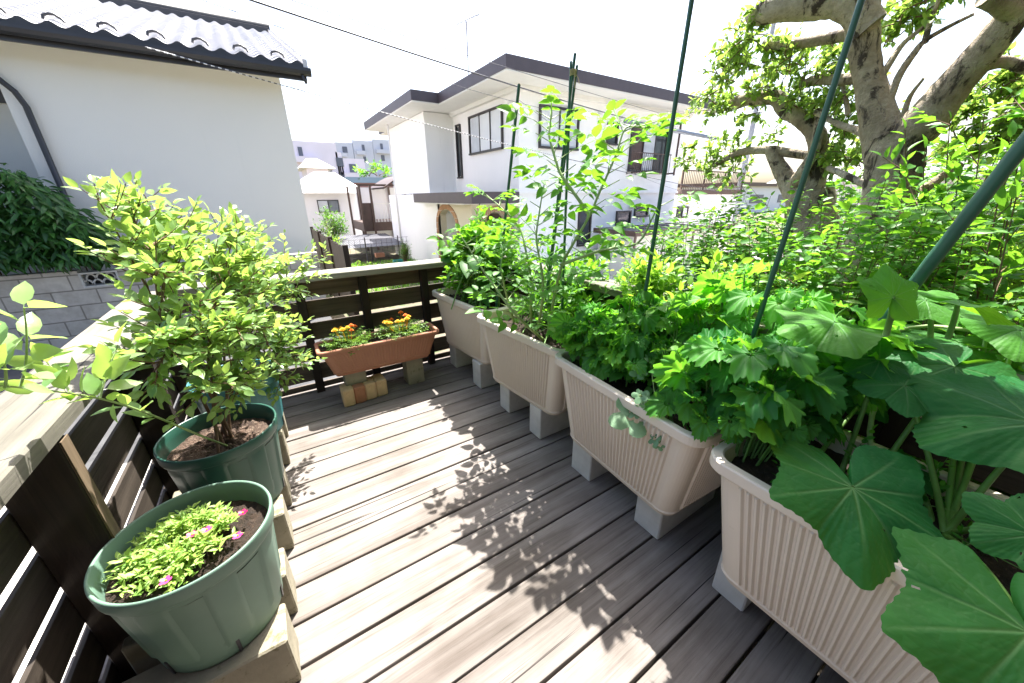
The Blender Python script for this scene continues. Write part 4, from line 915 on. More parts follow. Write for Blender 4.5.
    # the part of the crown that reaches over the railing, above the frame
    for (cx, cy, cz, R_, n_) in [(1.40, .84, 2.65, .30, 80), (1.30, .60, 2.65, .28, 60), (1.45, .35, 2.7, .40, 70), (1.9, .6, 2.8, .35, 30), (2.4, .3, 2.6, .4, 40), (2.3, 1.2, 2.9, .4, 30)]:
        c = np.array([cx, cy, cz]); mb.tube(bez((2.75, .8, 2.5), (2.3, .5, 2.9), c, 7)-o, [.02, .018, .015, .012, .01, .007, .005], 6)
        for s in range(n_):
            d = unit(rg.normal(0, 1, 3)*[1, 1, .5]); st = c+rg.normal(0, R_*.3, 3)*[1, 1, .4]; e = st+d*R_*rg.uniform(.4, 1); pts = bez(st, (st+e)/2, e, 5); mb.tube(pts-o, [.003, .0025, .002, .0018, .001], 4)
            for j in range(13):
                q = rg.uniform(.1, 1); i = min(3, int(q*4)); p = pts[i]*(1-(q*4-i))+pts[i+1]*(q*4-i); P.append(p-o); D.append(unit(rg.normal(0, .8, 3)+d*.8)); U.append(unit(rg.normal(0, .5, 3)+[0, 0, 1])); Z.append(rg.uniform(.05, .08)); T.append(rg.uniform(0, .8))
    mb.build('twigs', M['twig'], root, flip=False); leaves('crown', root, M['lf_tree'], T_OV, P, D, U, Z, T)
tree()
def shrub(name, label, x0, x1, y0, y1, zt, zb, n, tp, lm, ls, sp, tw, seed, group='shrubs beyond the right railing', tints=(1, .1), zmul=.35, r0=.006, tl=.2):
    rg = np.random.RandomState(seed); tips = []
    for i in range(n):
        x = rg.uniform(x0, x1); y = rg.uniform(y0, y1); tips.append((x, y, zt-zmul*rg.uniform(0, 1)**1.2-.1*abs(rg.normal())))
    return bushy(name, label, 'shrub', ((x0+x1)/2, (y0+y1)/2, zb), tips, tp, M[lm], M['twig'], ls*.9, sp*.68, (tw[0]+2, tw[1]+3), tl, .25, r0*.6, seed, group, .62, tints[0], tints[1], zr=(zt-.5, zt), bjit=.1, flat=True)
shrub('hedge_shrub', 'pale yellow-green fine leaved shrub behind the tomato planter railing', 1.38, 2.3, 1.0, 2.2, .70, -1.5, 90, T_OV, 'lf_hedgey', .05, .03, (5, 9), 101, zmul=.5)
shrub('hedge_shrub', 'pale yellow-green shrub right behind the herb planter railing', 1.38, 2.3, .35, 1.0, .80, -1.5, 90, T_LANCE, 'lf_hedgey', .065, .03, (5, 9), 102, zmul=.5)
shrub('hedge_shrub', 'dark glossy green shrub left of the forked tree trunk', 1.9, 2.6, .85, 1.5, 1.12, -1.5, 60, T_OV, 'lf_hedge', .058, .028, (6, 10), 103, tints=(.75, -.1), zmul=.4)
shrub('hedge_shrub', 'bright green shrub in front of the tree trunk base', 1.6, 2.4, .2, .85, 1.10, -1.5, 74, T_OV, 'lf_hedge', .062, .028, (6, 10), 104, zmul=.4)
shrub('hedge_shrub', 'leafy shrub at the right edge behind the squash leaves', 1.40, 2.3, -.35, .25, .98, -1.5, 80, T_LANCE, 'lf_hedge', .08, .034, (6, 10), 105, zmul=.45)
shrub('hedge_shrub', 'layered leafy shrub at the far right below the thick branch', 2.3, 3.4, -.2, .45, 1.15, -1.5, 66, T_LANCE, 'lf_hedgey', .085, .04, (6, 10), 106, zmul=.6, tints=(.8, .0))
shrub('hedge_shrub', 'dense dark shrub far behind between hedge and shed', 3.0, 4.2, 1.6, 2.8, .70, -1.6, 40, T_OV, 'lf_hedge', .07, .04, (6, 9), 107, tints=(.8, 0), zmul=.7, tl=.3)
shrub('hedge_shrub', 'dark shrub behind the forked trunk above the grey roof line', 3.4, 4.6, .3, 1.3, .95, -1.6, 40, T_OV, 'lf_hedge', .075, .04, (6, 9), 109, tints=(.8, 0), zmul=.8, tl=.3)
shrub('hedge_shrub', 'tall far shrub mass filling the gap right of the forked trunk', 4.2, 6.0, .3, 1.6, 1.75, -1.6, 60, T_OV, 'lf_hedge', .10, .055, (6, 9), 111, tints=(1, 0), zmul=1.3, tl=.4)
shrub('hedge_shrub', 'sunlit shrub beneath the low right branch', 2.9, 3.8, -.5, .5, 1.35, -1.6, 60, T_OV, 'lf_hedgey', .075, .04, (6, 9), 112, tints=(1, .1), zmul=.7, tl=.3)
# overhanging shoots with large pointed leaves near the top right
tips = [dp(905, 130, 1.45), dp(925, 150, 1.4), dp(950, 120, 1.35), dp(985, 110, 1.3), dp(1010, 140, 1.2), dp(960, 165, 1.35), dp(900, 185, 1.5), dp(925, 205, 1.4), dp(985, 180, 1.3), dp(1005, 220, 1.2), dp(1030, 100, 1.2), dp(945, 225, 1.35), dp(1020, 180, 1.1)]
bushy('hedge_shrub', 'tall shoots with large pointed bright leaves crossing the thick green pole', 'shrub', (1.75, -.15, -1.5), tips, T_LANCE, M['lf_hedge'], M['twig'], .085, .032, (4, 7), .16, .3, .006, 110, 'shrubs beyond the right railing', .7, .95, .1, zr=(.8, 1.4))

# ================================================================== LEFT HOUSE
def left_house():
    O = Vector((.66, 7.6, -1.6)); r = empty('stucco_house', O); tag(r, 'neighbouring house with blank cream stucco wall and wavy grey tile roof', 'house')
    def B(name, m, boxes, p=r, c=0):
        mb = MB()
        for b in boxes: mb.box(b[0]-O.x, b[1]-O.x, b[2]-O.y, b[3]-O.y, b[4]-O.z, b[5]-O.z, c)
        return mb.build(name, m, p)
    B('wall', M['wallL'], [(-2.30, .66, 7.6, 15.6, -1.6, 2.82)])
    B('side_wall', M['wallL'], [(-9, -2.302, 8.3, 15.6, -1.6, 2.82)])
    w_ = B('window', M['frame'], [(-3.6, yp(12, 100, 8.25).x, 8.255, 8.30, yp(8, 103, 8.25).z, yp(4, 84, 8.25).z)])
    # eaves board + gutter
    zg = 2.745
    B('soffit', M['soffit'], [(-9, 1.0, 7.25, 7.598, 2.80, 2.825)])
    gv = MB(); prof = [(0, .10), (-.005, .03), (-.03, .004), (-.07, 0), (-.105, .02), (-.12, .06), (-.12, .10), (-.112, .10), (-.11, .06), (-.07, .012), (-.02, .03), (-.01, .10)]
    x0, x1 = -9, 1.06; vs = []; 
    for x in (x0, x1):
        for (y, z) in prof: vs.append((x-O.x, 7.25+y-O.y, zg+z-O.z))
    n = len(prof); fs = [(k, (k+1) % n, n+(k+1) % n, n+k) for k in range(n)]; fs += [tuple(range(n)), tuple(range(n, 2*n))]; gv.add(vs, fs); gv.build('gutter', M['gutter'], r)
    B('fascia', M['gutter'], [(-9, 1.0, 7.252, 7.29, 2.70, 2.87)])
    hk = MB(); hk.tube([(.93-O.x, 7.16-O.y, zg-O.z), (.97-O.x, 7.16-O.y, zg-.10-O.z)], .02, 6); hk.build('gutter_hook', M['gutter'], r)
    sp = MB(); sp.tube([(-2.9-O.x, 7.4-O.y, 2.72-O.z), (-2.42-O.x, 7.48-O.y, 2.60-O.z), (-2.17-O.x, 7.52-O.y, 2.25-O.z), (-2.13-O.x, 7.53-O.y, 2.1-O.z), (-2.13-O.x, 7.53-O.y, -.75-O.z)], .032, 10); sp.build('downspout', M['gutter'], r, flip=False)
    # tiled roof: waves across x, stepped courses up the slope
    slope = .37; per = .225; course = .2255; NC = 20; xs = np.arange(-9, 1.0+1e-6, per/10)
    vs = []; 
    for k in range(NC):
        for e in (0, 1):
            y = 7.17+course*(k+e)+(-.02 if e else 0)*0; zb = 2.87+slope*(y-7.17)+(.032 if e == 0 else .006)
            for x in xs:
                ph = ((x+k*0) % per)/per; wv = .028*math.cos(2*math.pi*ph)*(1 if math.cos(2*math.pi*ph) > 0 else .75); vs.append((x-O.x, y-O.y, zb+wv-O.z))
    nx = len(xs); fs = []
    for rr_ in range(2*NC-1):
        for i in range(nx-1): fs.append((rr_*nx+i, rr_*nx+i+1, (rr_+1)*nx+i+1, (rr_+1)*nx+i))
    # eave butt faces
    b = len(vs)
    for x in xs: vs.append((x-O.x, 7.18-O.y, 2.845-O.z))
    nf = len(fs)
    mb = MB(); mb.add(vs[:b], fs, False); mb.build('roof_tiles', M['tile'], r, flip=False)
    mb = MB(); vv = []
    for x in xs:
        wv = .028*math.cos(2*math.pi*((x % per)/per)); wv *= (1 if wv > 0 else .75); vv += [(x-O.x, 7.172-O.y, 2.84-O.z), (x-O.x, 7.172-O.y, 2.87+.032+wv-O.z)]
    mb.add(vv, [(2*i, 2*i+2, 2*i+3, 2*i+1) for i in range(nx-1)]); mb.build('eave_filler', M['tiledark'], r, flip=False)
    # verge tiles at the right edge
    mb = MB()
    for k in range(NC):
        y = 7.17+course*k; z = 2.90+slope*(y-7.17)
        mb.add([(.97-O.x, y-O.y, z-.09-O.z), (1.03-O.x, y-O.y, z-.09-O.z), (1.03-O.x, y-O.y, z+.06-O.z), (.97-O.x, y-O.y, z+.06-O.z), (.97-O.x, y+course-O.y, z-.09+slope*course-O.z), (1.03-O.x, y+course-O.y, z-.09+slope*course-O.z), (1.03-O.x, y+course-O.y, z+.04+slope*course-O.z), (.97-O.x, y+course-O.y, z+.04+slope*course-O.z)],
               [(0, 1, 2, 3), (4, 7, 6, 5), (0, 4, 5, 1), (1, 5, 6, 2), (2, 6, 7, 3), (3, 7, 4, 0)])
    mb.build('verge_tiles', M['tile'], r)
    # ridge
    zr_ = 2.88+slope*(11.68-7.17)
    mb = MB(); mb.box(-9-O.x, 1.0-O.x, 11.6-O.y, 11.78-O.y, zr_-.1-O.z, zr_+.09-O.z, .02); mb.tube([(-9-O.x, 11.69-O.y, zr_+.10-O.z), (1.02-O.x, 11.69-O.y, zr_+.10-O.z)], .075, 10); mb.build('ridge', M['tiledark'], r)
    mb = MB(); mb.add([(-9-O.x, 11.7-O.y, zr_-O.z), (1-O.x, 11.7-O.y, zr_-O.z), (1-O.x, 16.1-O.y, 2.85-O.z), (-9-O.x, 16.1-O.y, 2.85-O.z)], [(0, 1, 2, 3)]); mb.add([(.64-O.x, 7.6-O.y, 2.8-O.z), (.64-O.x, 15.6-O.y, 2.8-O.z), (.64-O.x, 11.7-O.y, zr_-.1-O.z)], [(0, 1, 2)]); mb.build('roof_back', M['tile'], r, flip=False)
    # snow guards: one arched bracket on every second tile crest
    k = 0
    x = math.floor(-5/per)*per
    while x < .9:
        if k % 2 == 0:
            mb = MB(); yg = 7.17+course*.92; zb = 2.87+slope*(yg-7.17)+.055; pts = [(x+dx-O.x, yg-O.y, zb+dz-O.z) for dx, dz in ((-.085, -.01), (-.07, .03), (-.02, .05), (.02, .05), (.07, .02), (.09, -.015))]
            mb.tube(pts, .016, 6); mb.build('snow_guard', M['tiledark'], r, flip=False)
        x += per; k += 1
left_house()
def second_roof():
    O = Vector((-4, 15, -1.6)); r = empty('neighbour_house', O); tag(r, 'higher roof corner of another house peeking above the tile roof at top left', 'house')
    a = yp(0, 12, 14); b = yp(118, 4, 14)
    mb = MB(); z0, z1 = yp(60, 20, 14).z, yp(60, -40, 14).z
    mb.box(-9-O.x, b.x-.3-O.x, 14.4-O.y, 20-O.y, 0, z0-O.z+1.2); mb.build('wall', M['farpurple'], r)
    mb = MB(); x1 = b.x; mb.add([(-9-O.x, 14-O.y, z0+.2-O.z), (x1-.2-O.x, 14-O.y, z0+.9-O.z), (x1-.9-O.x, 17-O.y, z0+2.6-O.z), (-9-O.x, 17-O.y, z0+2.6-O.z), (-9-O.x, 14-O.y, z0+.05-O.z), (x1-.2-O.x, 14-O.y, z0+.75-O.z), (x1-.9-O.x, 17-O.y, z0+2.4-O.z), (-9-O.x, 17-O.y, z0+2.4-O.z)],
             [(0, 1, 2, 3), (7, 6, 5, 4), (0, 4, 5, 1), (1, 5, 6, 2), (2, 6, 7, 3), (3, 7, 4, 0)]); mb.build('roof', M['tile'], r)
    mb = MB(); mb.tube([(x1-.2-O.x, 13.98-O.y, z0+.95-O.z), (x1-.9-O.x, 17-O.y, z0+2.65-O.z)], .07, 8); mb.build('roof_edge', M['tiledark'], r)
second_roof()

# ================================================================== BLOCK WALL, BAMBOO BUSH, BOUNDARY FENCE
def block_wall():
    O = Vector((-3, 6.85, -.78)); r = empty('block_wall', O); tag(r, 'grey concrete block wall with fan shaped vent blocks under the bamboo', 'wall')
    x0, x1, y0, y1, zt = -10., .62, 6.8, 6.95, .21
    mb = MB(); vb = [(xa, .0) for xa in (-.55, -.94)]
    va, vc = yp(82, 284, 6.8).x, yp(122, 284, 6.8).x
    z0, z1 = .0, .19
    # wall around two openings
    def bx(a, b, c, d): mb.box(a-O.x, b-O.x, y0-O.y, y1-O.y, c-O.z, d-O.z)
    bx(x0, x1, -.78, z0); bx(x0, va, z0+.0002, zt-.02+.03); bx(vc+.002, x1, z0+.0002, zt+.01)
    mb.build('blocks', M['blockwall'], r)
    fb = MB(); W_ = (vc-va)
    for (px0, px1, q) in ((va, vc, 0),):
        ww = px1-px0; fb.box(px0-O.x+.001, px1-O.x, y0-.004-O.y, y1-O.y, z0+.001-O.z, z0+.02-O.z); fb.box(px0+.001-O.x, px1-O.x, y0-.004-O.y, y1-O.y, z1-.02-O.z, z1-O.z); fb.box(px0+.001-O.x, px0+.02-O.x, y0-.004-O.y, y1-O.y, z0+.02-O.z, z1-.02-O.z); fb.box(px1-.02-O.x, px1-O.x, y0-.004-O.y, y1-O.y, z0+.02-O.z, z1-.02-O.z)
        for row in (0, 1):
            for k in range(4-row):
                cx = px0+ww*(k+.5+.5*row)/4; zz = z0+.02+row*.07
                fb.tube([(cx+ww/8*math.cos(a)-O.x, y0+.05-O.y, zz+.07*math.sin(a)-O.z) for a in np.linspace(0, math.pi, 9)], .012, 5)
    fb.build('vent_block', M['concrete'], r, flip=False)
    mb = MB(); mb.box(x0-O.x, x1-O.x, 6.98-O.y, 7.02-O.y, -.78-O.z, .15-O.z); mb.build('backing', M['tiledark'], r)
block_wall()
def bamboo():
    base = np.array([-3.0, 7.15, .1]); rg = np.random.RandomState(14); root = empty('bamboo_bush', base); tag(root, 'dark green dense bamboo-like bush above the block wall at left', 'shrub'); P, D, U, Z, T = [], [], [], [], []; mb = MB()
    for i in range(12000):
        x = rg.uniform(-6, -1.75); t_ = min(1, max(0, (-1.75-x)/1.3)); top = .45+1.35*t_**.6+.1*math.sin(x*5)
        z = .30+rg.uniform(.0, 1)*(top-.30); depth = 1-.8*abs(z/top-.35); y = 6.78+.55*rg.rand()-(.16*depth)
        if x > -2.0 and z > .9: continue
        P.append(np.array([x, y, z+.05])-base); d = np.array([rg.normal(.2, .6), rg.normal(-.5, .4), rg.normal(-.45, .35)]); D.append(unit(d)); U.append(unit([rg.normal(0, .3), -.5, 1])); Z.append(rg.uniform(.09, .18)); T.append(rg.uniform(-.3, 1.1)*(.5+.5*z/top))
    for i in range(40):
        x = rg.uniform(-5.8, -2.0); mb.tube([(x-base[0], .1, -.8), (x-base[0]+rg.normal(0, .05), .05, .2+rg.rand()*.6)], .008, 5)
    mb.build('stems', M['twig'], root, flip=False); leaves('foliage', root, M['lf_bamboo'], T_NARROW, P, D, U, Z, T)
bamboo()
def boundary_fence():
    X = 1.2; O = Vector((X, 8, -1.6)); r = empty('board_fence', O); tag(r, 'dark brown vertical board fence running away beside the cream house', 'fence'); pn = MB(); y = xp(345, 250, X).y; zt = xp(344, 247, X).z; ye = xp(311, 229, X).y; ztop2 = zt
    k = 0; yy = y
    while yy < ye: pn.box(-.012, .012, yy-O.y, yy+.145-O.y, .1, zt-O.z-(0 if k % 2 else .02), .002); yy += .155; k += 1
    pn.build('boards', M['darkwood_z'], r); 
    for yy in (y-.10, y+1.8, y+3.7, y+5.6):
        p = MB(); p.box(-.05, .05, yy-O.y, yy+.09-O.y, 0, zt-O.z+.05, .004); p.build('post', M['darkwood_z'], r)
boundary_fence()

# ================================================================== UNSEEN HOUSE ADDED BEHIND THE VIEWPOINT (blocks sky light, deepens the deck shade)
def blocker_house():
    O = Vector((0, -1.5, -1.6)); r = empty('sky_blocker_house', O); tag(r, 'unseen dark timber house added behind the viewpoint to block sky light from the deck', 'house')
    mb = MB(); z = -1.6
    while z < 4.3:
        mb.box(-3.5, 6.5, -.10, .0, z+1.6, z+1.6+.17, .006); z += .178
    mb.box(-3.5, 6.5, -6, -.101, 0, 5.9); mb.build('wall', M['darkwood_x'], r)
    for a in (-.9, .05): 
        f = MB(); f.box(a, a+.9, .004, .05, 1.62, 1.68); f.box(a, a+.9, .004, .05, 3.6, 3.66); f.box(a, a+.05, .004, .05, 1.681, 3.599); f.box(a+.85, a+.9, .004, .05, 1.681, 3.599); fo = f.build('sliding_door', M['frame'], r)
        p = MB(); p.box(a+.051, a+.849, .01, .03, 1.681, 3.599); p.build('pane', M['darkglass'], fo)
    mb = MB(); mb.box(-3.9, 6.9, -6.4, .45, 5.9, 6.05); mb.build('roof', M['tiledark'], r)
blocker_house()
# ================================================================== CENTRE HOUSE
def bbox_part(O, name, m, boxes, p, c=0):
    mb = MB()
    for b in boxes: mb.box(b[0]-O.x, b[1]-O.x, b[2]-O.y, b[3]-O.y, b[4]-O.z, b[5]-O.z, c)
    return mb.build(name, m, p)
def centre_house():
    O = Vector((6.74, 10, -1.6)); r = empty('white_house', O); tag(r, 'two storey white house with dark brown flat roof edge and arched brick porch', 'house')
    B = lambda n, m, b, p=r, c=0: bbox_part(O, n, m, b, p, c)
    XR = 14.65; ZT = 3.90
    B('wall', M['wallC'], [(6.74, XR, 10.0, 20, 1.18, ZT), (5.62, 6.738, 14.5, 18.9, 1.18, ZT), (6.78, XR-.03, 10.03, 20, -1.6, 1.179)])
    B('lower_wall', M['wallC'], [(5.25, 6.738, 12.75, 18.9, -1.6, 1.14)])
    B('string_course', M['wallC'], [(6.70, XR+.03, 9.965, 10.0, 1.12, 1.20)])
    # roof slabs with fascia
    zf0, zf1 = 3.95, 4.25
    B('roof_edge', M['fascia'], [(5.72, 15.2, 9.05, 21, zf0+.004, zf1), (4.79, 5.718, 13.3, 19.9, zf0+.004, zf1)], c=.0)
    B('soffit', M['soffit'], [(5.74, 15.18, 9.07, 20.9, zf0-.03, zf0+.003), (4.81, 5.735, 13.32, 19.88, zf0-.03, zf0+.003)])
    B('cornice', M['soffit'], [(6.60, XR+.1, 9.86, 10.0, 3.80, 3.918), (6.60, 6.738, 10.0, 14.4, 3.80, 3.918)])
    # windows
    def win(plane, a, b, z0, z1, panes, c, grille=False):
        """plane 'x': on X=c facing -X, a..b along Y ; plane 'y': on Y=c facing -Y, a..b along X"""
        def bx(u0, u1, d0, d1, q0, q1): return (c-d1, c-d0, u0, u1, q0, q1) if plane == 'x' else (u0, u1, c-d1, c-d0, q0, q1)
        t_ = .055
        f = B('window', M['frame'], [bx(a-t_, b+t_, .0, .07, z1, z1+t_), bx(a-t_, b+t_, .0, .10, z0-t_, z0), bx(a-t_, a, .0, .07, z0, z1), bx(b, b+t_, .0, .07, z0, z1)])
        n = len(panes)
        for i, m_ in enumerate(panes):
            u0 = a+(b-a)*i/n; u1 = a+(b-a)*(i+1)/n; pn = B('pane', M[m_], [bx(u0+.02, u1-.02, .004, .02+.012*(i % 2), z0+.02, z1-.02)], f)
        if n > 1: B('sash', M['frame'], [bx(a+(b-a)*i/n-.022, a+(b-a)*i/n+.022, .01, .05, z0, z1) for i in range(1, n)], f)
        if grille:
            g = [bx(a-.1, b+.1, .24, .27, z0-.12, z0-.08), bx(a-.1, b+.1, .24, .27, z0+.55, z0+.58), bx(a-.1, a-.06, .0, .27, z0-.12, z0-.08), bx(b+.06, b+.1, .0, .27, z0-.12, z0-.08)]
            k = a-.08
            while k < b+.1: g.append(bx(k, k+.012, .25, .262, z0-.08, z0+.55)); k += .11
            B('grille', M['bframe'], g, f)
        return f
    win('x', 10.90, 13.02, 2.47, 3.55, ['curtain', 'shade', 'shade'][::-1], 6.74)
    win('x', 13.85, 14.10, 1.75, 3.45, ['darkglass'], 6.74)
    win('y', 7.50, 8.95, 2.45, 3.48, ['shade', 'curtain'], 10.0)
    win('y', 10.35, 10.75, 2.7, 3.25, ['darkglass'], 10.0)
    win('y', 11.55, 13.5, 1.90, 3.36, ['bframe', 'curtain', 'darkglass'], 10.0, True)
    win('y', 9.3, 9.8, -.6, .6, ['darkglass'], 10.03); win('y', 11.2, 11.9, -.2, .45, ['darkglass'], 10.03); win('y', 12.2, 12.9, .3, .62, ['darkglass'], 10.03)
    # side rail of the big window (tall dark bars)
    B('window_bar', M['bframe'], [(13.72, 13.77, 9.60, 9.65, 1.75, 3.62), (13.72, 13.77, 9.65, 10.0, 3.55, 3.60), (13.72, 13.77, 9.65, 10.0, 1.80, 1.85)])
    for (X_, Y_, Z_) in ((6.70, 10.35, 3.55),):
        mb = MB(); mb.tube([(X_-O.x+.04, Y_-O.y, Z_-O.z), (X_-.07-O.x, Y_-O.y, Z_-O.z)], .075, 12); mb.build('vent_cap', M['soffit'], r)
    for (X_, Z_) in ((9.9, 3.5), (10.9, 3.45), (11.9, .65)):
        mb = MB(); mb.tube([(X_-O.x, 10.02-O.y, Z_-O.z), (X_-O.x, 9.9-O.y, Z_-O.z)], .075, 12); mb.build('vent_cap', M['soffit'], r)
    # porch: flat dark roof, cream walls with brick arches
    pr = B('porch_roof', M['fascia'], [(4.88, 6.45, 9.55, 14.3, .86, 1.17)]); B('porch_ceiling', M['soffit'], [(4.9, 6.736, 10.07, 14.28, .83, .858)], pr)
    def arch(plane, a, b, c, zs, rise, lo, hi, m_, th=.22, ztop=.828):
        """wall from lo..hi with an arched opening a..b"""
        mb = MB(); mid = (a+b)/2; R_ = (b-a)/2; n = 14; cur = [(b, -1.6), (b, zs)]+[(mid+R_*math.cos(t_), zs+rise*math.sin(t_)) for t_ in np.linspace(0, math.pi, n)[1:-1]]+[(a, zs), (a, -1.6)]
        outline = cur
        def P3(u, d, z): return (c+d-O.x, u-O.y, z-O.z) if plane == 'x' else (u-O.x, c+d-O.y, z-O.z)
        for d0, d1 in ((0, th),):
            def quad(u0, z0, u1, z1, u2, z2, u3, z3):
                mb.add([P3(u0, d0, z0), P3(u1, d0, z1), P3(u2, d0, z2), P3(u3, d0, z3), P3(u0, d1, z0), P3(u1, d1, z1), P3(u2, d1, z2), P3(u3, d1, z3)], [(0, 1, 2, 3), (4, 7, 6, 5), (0, 4, 5, 1), (1, 5, 6, 2), (2, 6, 7, 3), (3, 7, 4, 0)])
            quad(lo, -1.6, a, -1.6, a, ztop, lo, ztop); quad(b, -1.6, hi, -1.6, hi, ztop, b, ztop)
            arcp = [(mid+R_*math.cos(t_), zs+rise*math.sin(t_)) for t_ in np.linspace(math.pi, 0, n)]
            for (u0, z0), (u1, z1) in zip(arcp, arcp[1:]): quad(u0, z0, u1, z1, u1, ztop, u0, ztop)
        mb.build('porch_wall', M[m_], r, flip=False)
        tb = MB(); path = [(a-.01, -1.6)]+[(mid+(R_+.01)*math.cos(t_), zs+(rise+.01)*math.sin(t_)) for t_ in np.linspace(math.pi, 0, 17)]+[(b+.01, -1.6)]
        pi = [(a+.0, -1.6)]; wdt = .17
        for (u0, z0), (u1, z1) in zip(path, path[1:]):
            def outp(u, z):
                if z <= zs: return (u-wdt if u < mid else u+wdt, z)
                dx, dz = u-mid, z-zs; l = math.hypot(dx, dz); return (u+dx/l*wdt, z+dz/l*wdt)
            o0, o1 = outp(u0, z0), outp(u1, z1); D0, D1 = -.03, .14
            tb.add([P3(u0, D0, z0), P3(u1, D0, z1), P3(o1[0], D0, o1[1]), P3(o0[0], D0, o0[1]), P3(u0, D1, z0), P3(u1, D1, z1), P3(o1[0], D1, o1[1]), P3(o0[0], D1, o0[1])], [(0, 1, 2, 3), (0, 4, 5, 1), (3, 2, 6, 7)])
        tb.build('brick_arch', M['archbrick'], r, flip=False)
    ya, yb = xp(457, 220, 5.25).y, xp(438, 220, 5.25).y
    arch('x', ya+.05, yb-.05, 5.25, .1, .55, 10.32, 12.748, 'cream')
    arch('y', 5.65, 6.5, 10.3, .15, .45, 5.472, 6.738, 'cream')
    B('porch_back', M['cream'], [(6.71, 6.737, 10.54, 12.7, -1.6, .96)]); B('door', M['bframe'], [(6.64, 6.708, 11.0, 11.9, -1.6, .5)])
    dr = MB(); dr.tube([(5.35-O.x, 9.98-O.y, .99-O.z), (5.35-O.x, 9.98-O.y, -1.6-O.z)], .012, 6); dr.build('rain_chain', M['frame'], r)
    # thin downpipes at the back-left corner
    dr = MB(); p = xp(384, 125, 5.2); dr.tube([(5.2-O.x, 17.6-O.y, 3.9-O.z), (5.2-O.x, 17.6-O.y, -1.6-O.z)], .035, 8); dr.build('downpipe', M['soffit'], r)
    # annex with balcony
    a0, a1 = yp(681, 190, 10.6).x, yp(736, 190, 10.6).x
    B('annex_wall', M['wallC'], [(XR+.002, a1+.5, 10.75, 17, -1.6, 1.05)])
    bs = B('balcony_slab', M['bframe'], [(a0, a1+.6, 10.55, 17, 1.052, 1.27)])
    g = []; k = a0+.05
    while k < a1+.55: g.append((k, k+.02, 10.6, 10.62, 1.272, 2.02)); k += .13
    g += [(a0, a1+.6, 10.585, 10.635, 2.02, 2.07), (a0, a1+.6, 10.595, 10.625, 1.36, 1.39)]
    for q in range(4): g.append((a0+(a1-a0+.55)*q/3, a0+(a1-a0+.55)*q/3+.05, 10.62, 10.67, 1.272, 2.06))
    B('balcony_railing', M['bframe'], g, bs)
    win('y', 16.0, 16.7, .1, .5, ['darkglass', 'shade'], 10.748)
centre_house()
def laundry_pole():
    a = yp(625, 121, 9.2); b = yp(716, 138.5, 9.2); mb = MB(); mb.tube([Vector((0, 0, 0)), b-a], .065, 10); o = mb.build('laundry_pole', M['steel'], flip=False); o.location = a; tag(o, 'grey-blue pole slung across the big barred window of the white house', 'pole')
laundry_pole()
def shed():
    O = Vector((12, 8.6, -1.6)); r = empty('garden_shed', O); tag(r, 'low ivory panelled shed with flat roof and brown trim by the white house', 'shed')
    B = lambda n, m, b, p=r, c=0: bbox_part(O, n, m, b, p, c)
    x0, x1 = 9.9, 15.8; B('roof', M['greyroof'], [(x0-.15, x1, 7.9, 9.7, -.06, -.02)]); B('fascia', M['bframe'], [(x0-.17, x1+.02, 7.86, 7.9, -.17, -.01), (x0-.19, x0-.152, 7.86, 9.7, -.17, -.01)])
    B('wall', M['shedwall'], [(x0, x1-.1, 8.05, 9.6, -1.6, -.061)])
    for q, w_ in ((0, .09), (1.5, .04), (2.35, .04), (3.2, .1), (4.1, .04), (5.0, .05)): B('trim_or_lit_strip', M['bframe'], [(x0+q, x0+q+w_, 8.02, 8.05, -1.6, -.17)])
    B('roof_batten', M['bframe'], [(x0+q, x0+q+.03, 7.91, 9.69, -.019, .0) for q in (.9, 1.8, 2.7, 3.6, 4.5)])
shed()

# ================================================================== BEYOND THE GARDEN
def far_house():
    O = Vector((6, 27, -1.6)); r = empty('white_bungalow', O); tag(r, 'small white house with pale hipped roof in the gap between the big houses', 'house')
    Y = 25.; xl = yp(296, 210, Y).x; xr = yp(373, 215, Y).x; zt = yp(335, 193, Y).z; pk = yp(324, 172, Y+3.5); B = lambda n, m, b, p=r, c=0: bbox_part(O, n, m, b, p, c)
    B('wall', M['farwhite'], [(xl, xr-.8, Y, Y+7, -1.6, zt)])
    e = .6; mb = MB(); V_ = [(xl-e, Y-e, zt), (xr-.8+e, Y-e, zt), (xr-.8+e, Y+7+e, zt), (xl-e, Y+7+e, zt), (xl+3.0, Y+3.5, pk.z), (xr-4, Y+3.5, pk.z)]
    V_[4] = (pk.x-.6, Y+3.5, pk.z); V_[5] = (pk.x+.6, Y+3.5, pk.z)
    mb.add([(a-O.x, b-O.y, c-O.z) for a, b, c in V_], [(0, 1, 5, 4), (1, 2, 5), (2, 3, 4, 5), (3, 0, 4), (3, 2, 1, 0)]); mb.build('roof', M['hiproof'], r)
    a, b = yp(316.5, 200, Y), yp(340, 212, Y); f = B('window', M['frame'], [(a.x, b.x, Y-.06, Y-.002, b.z, a.z)]); m_ = (a.x+b.x)/2
    B('pane', M['curtain'], [(a.x+.05, m_-.03, Y-.08, Y-.061, b.z+.05, a.z-.05)], f); B('pane', M['glass'], [(m_+.03, b.x-.05, Y-.08, Y-.061, b.z+.05, a.z-.05)], f)
far_house()
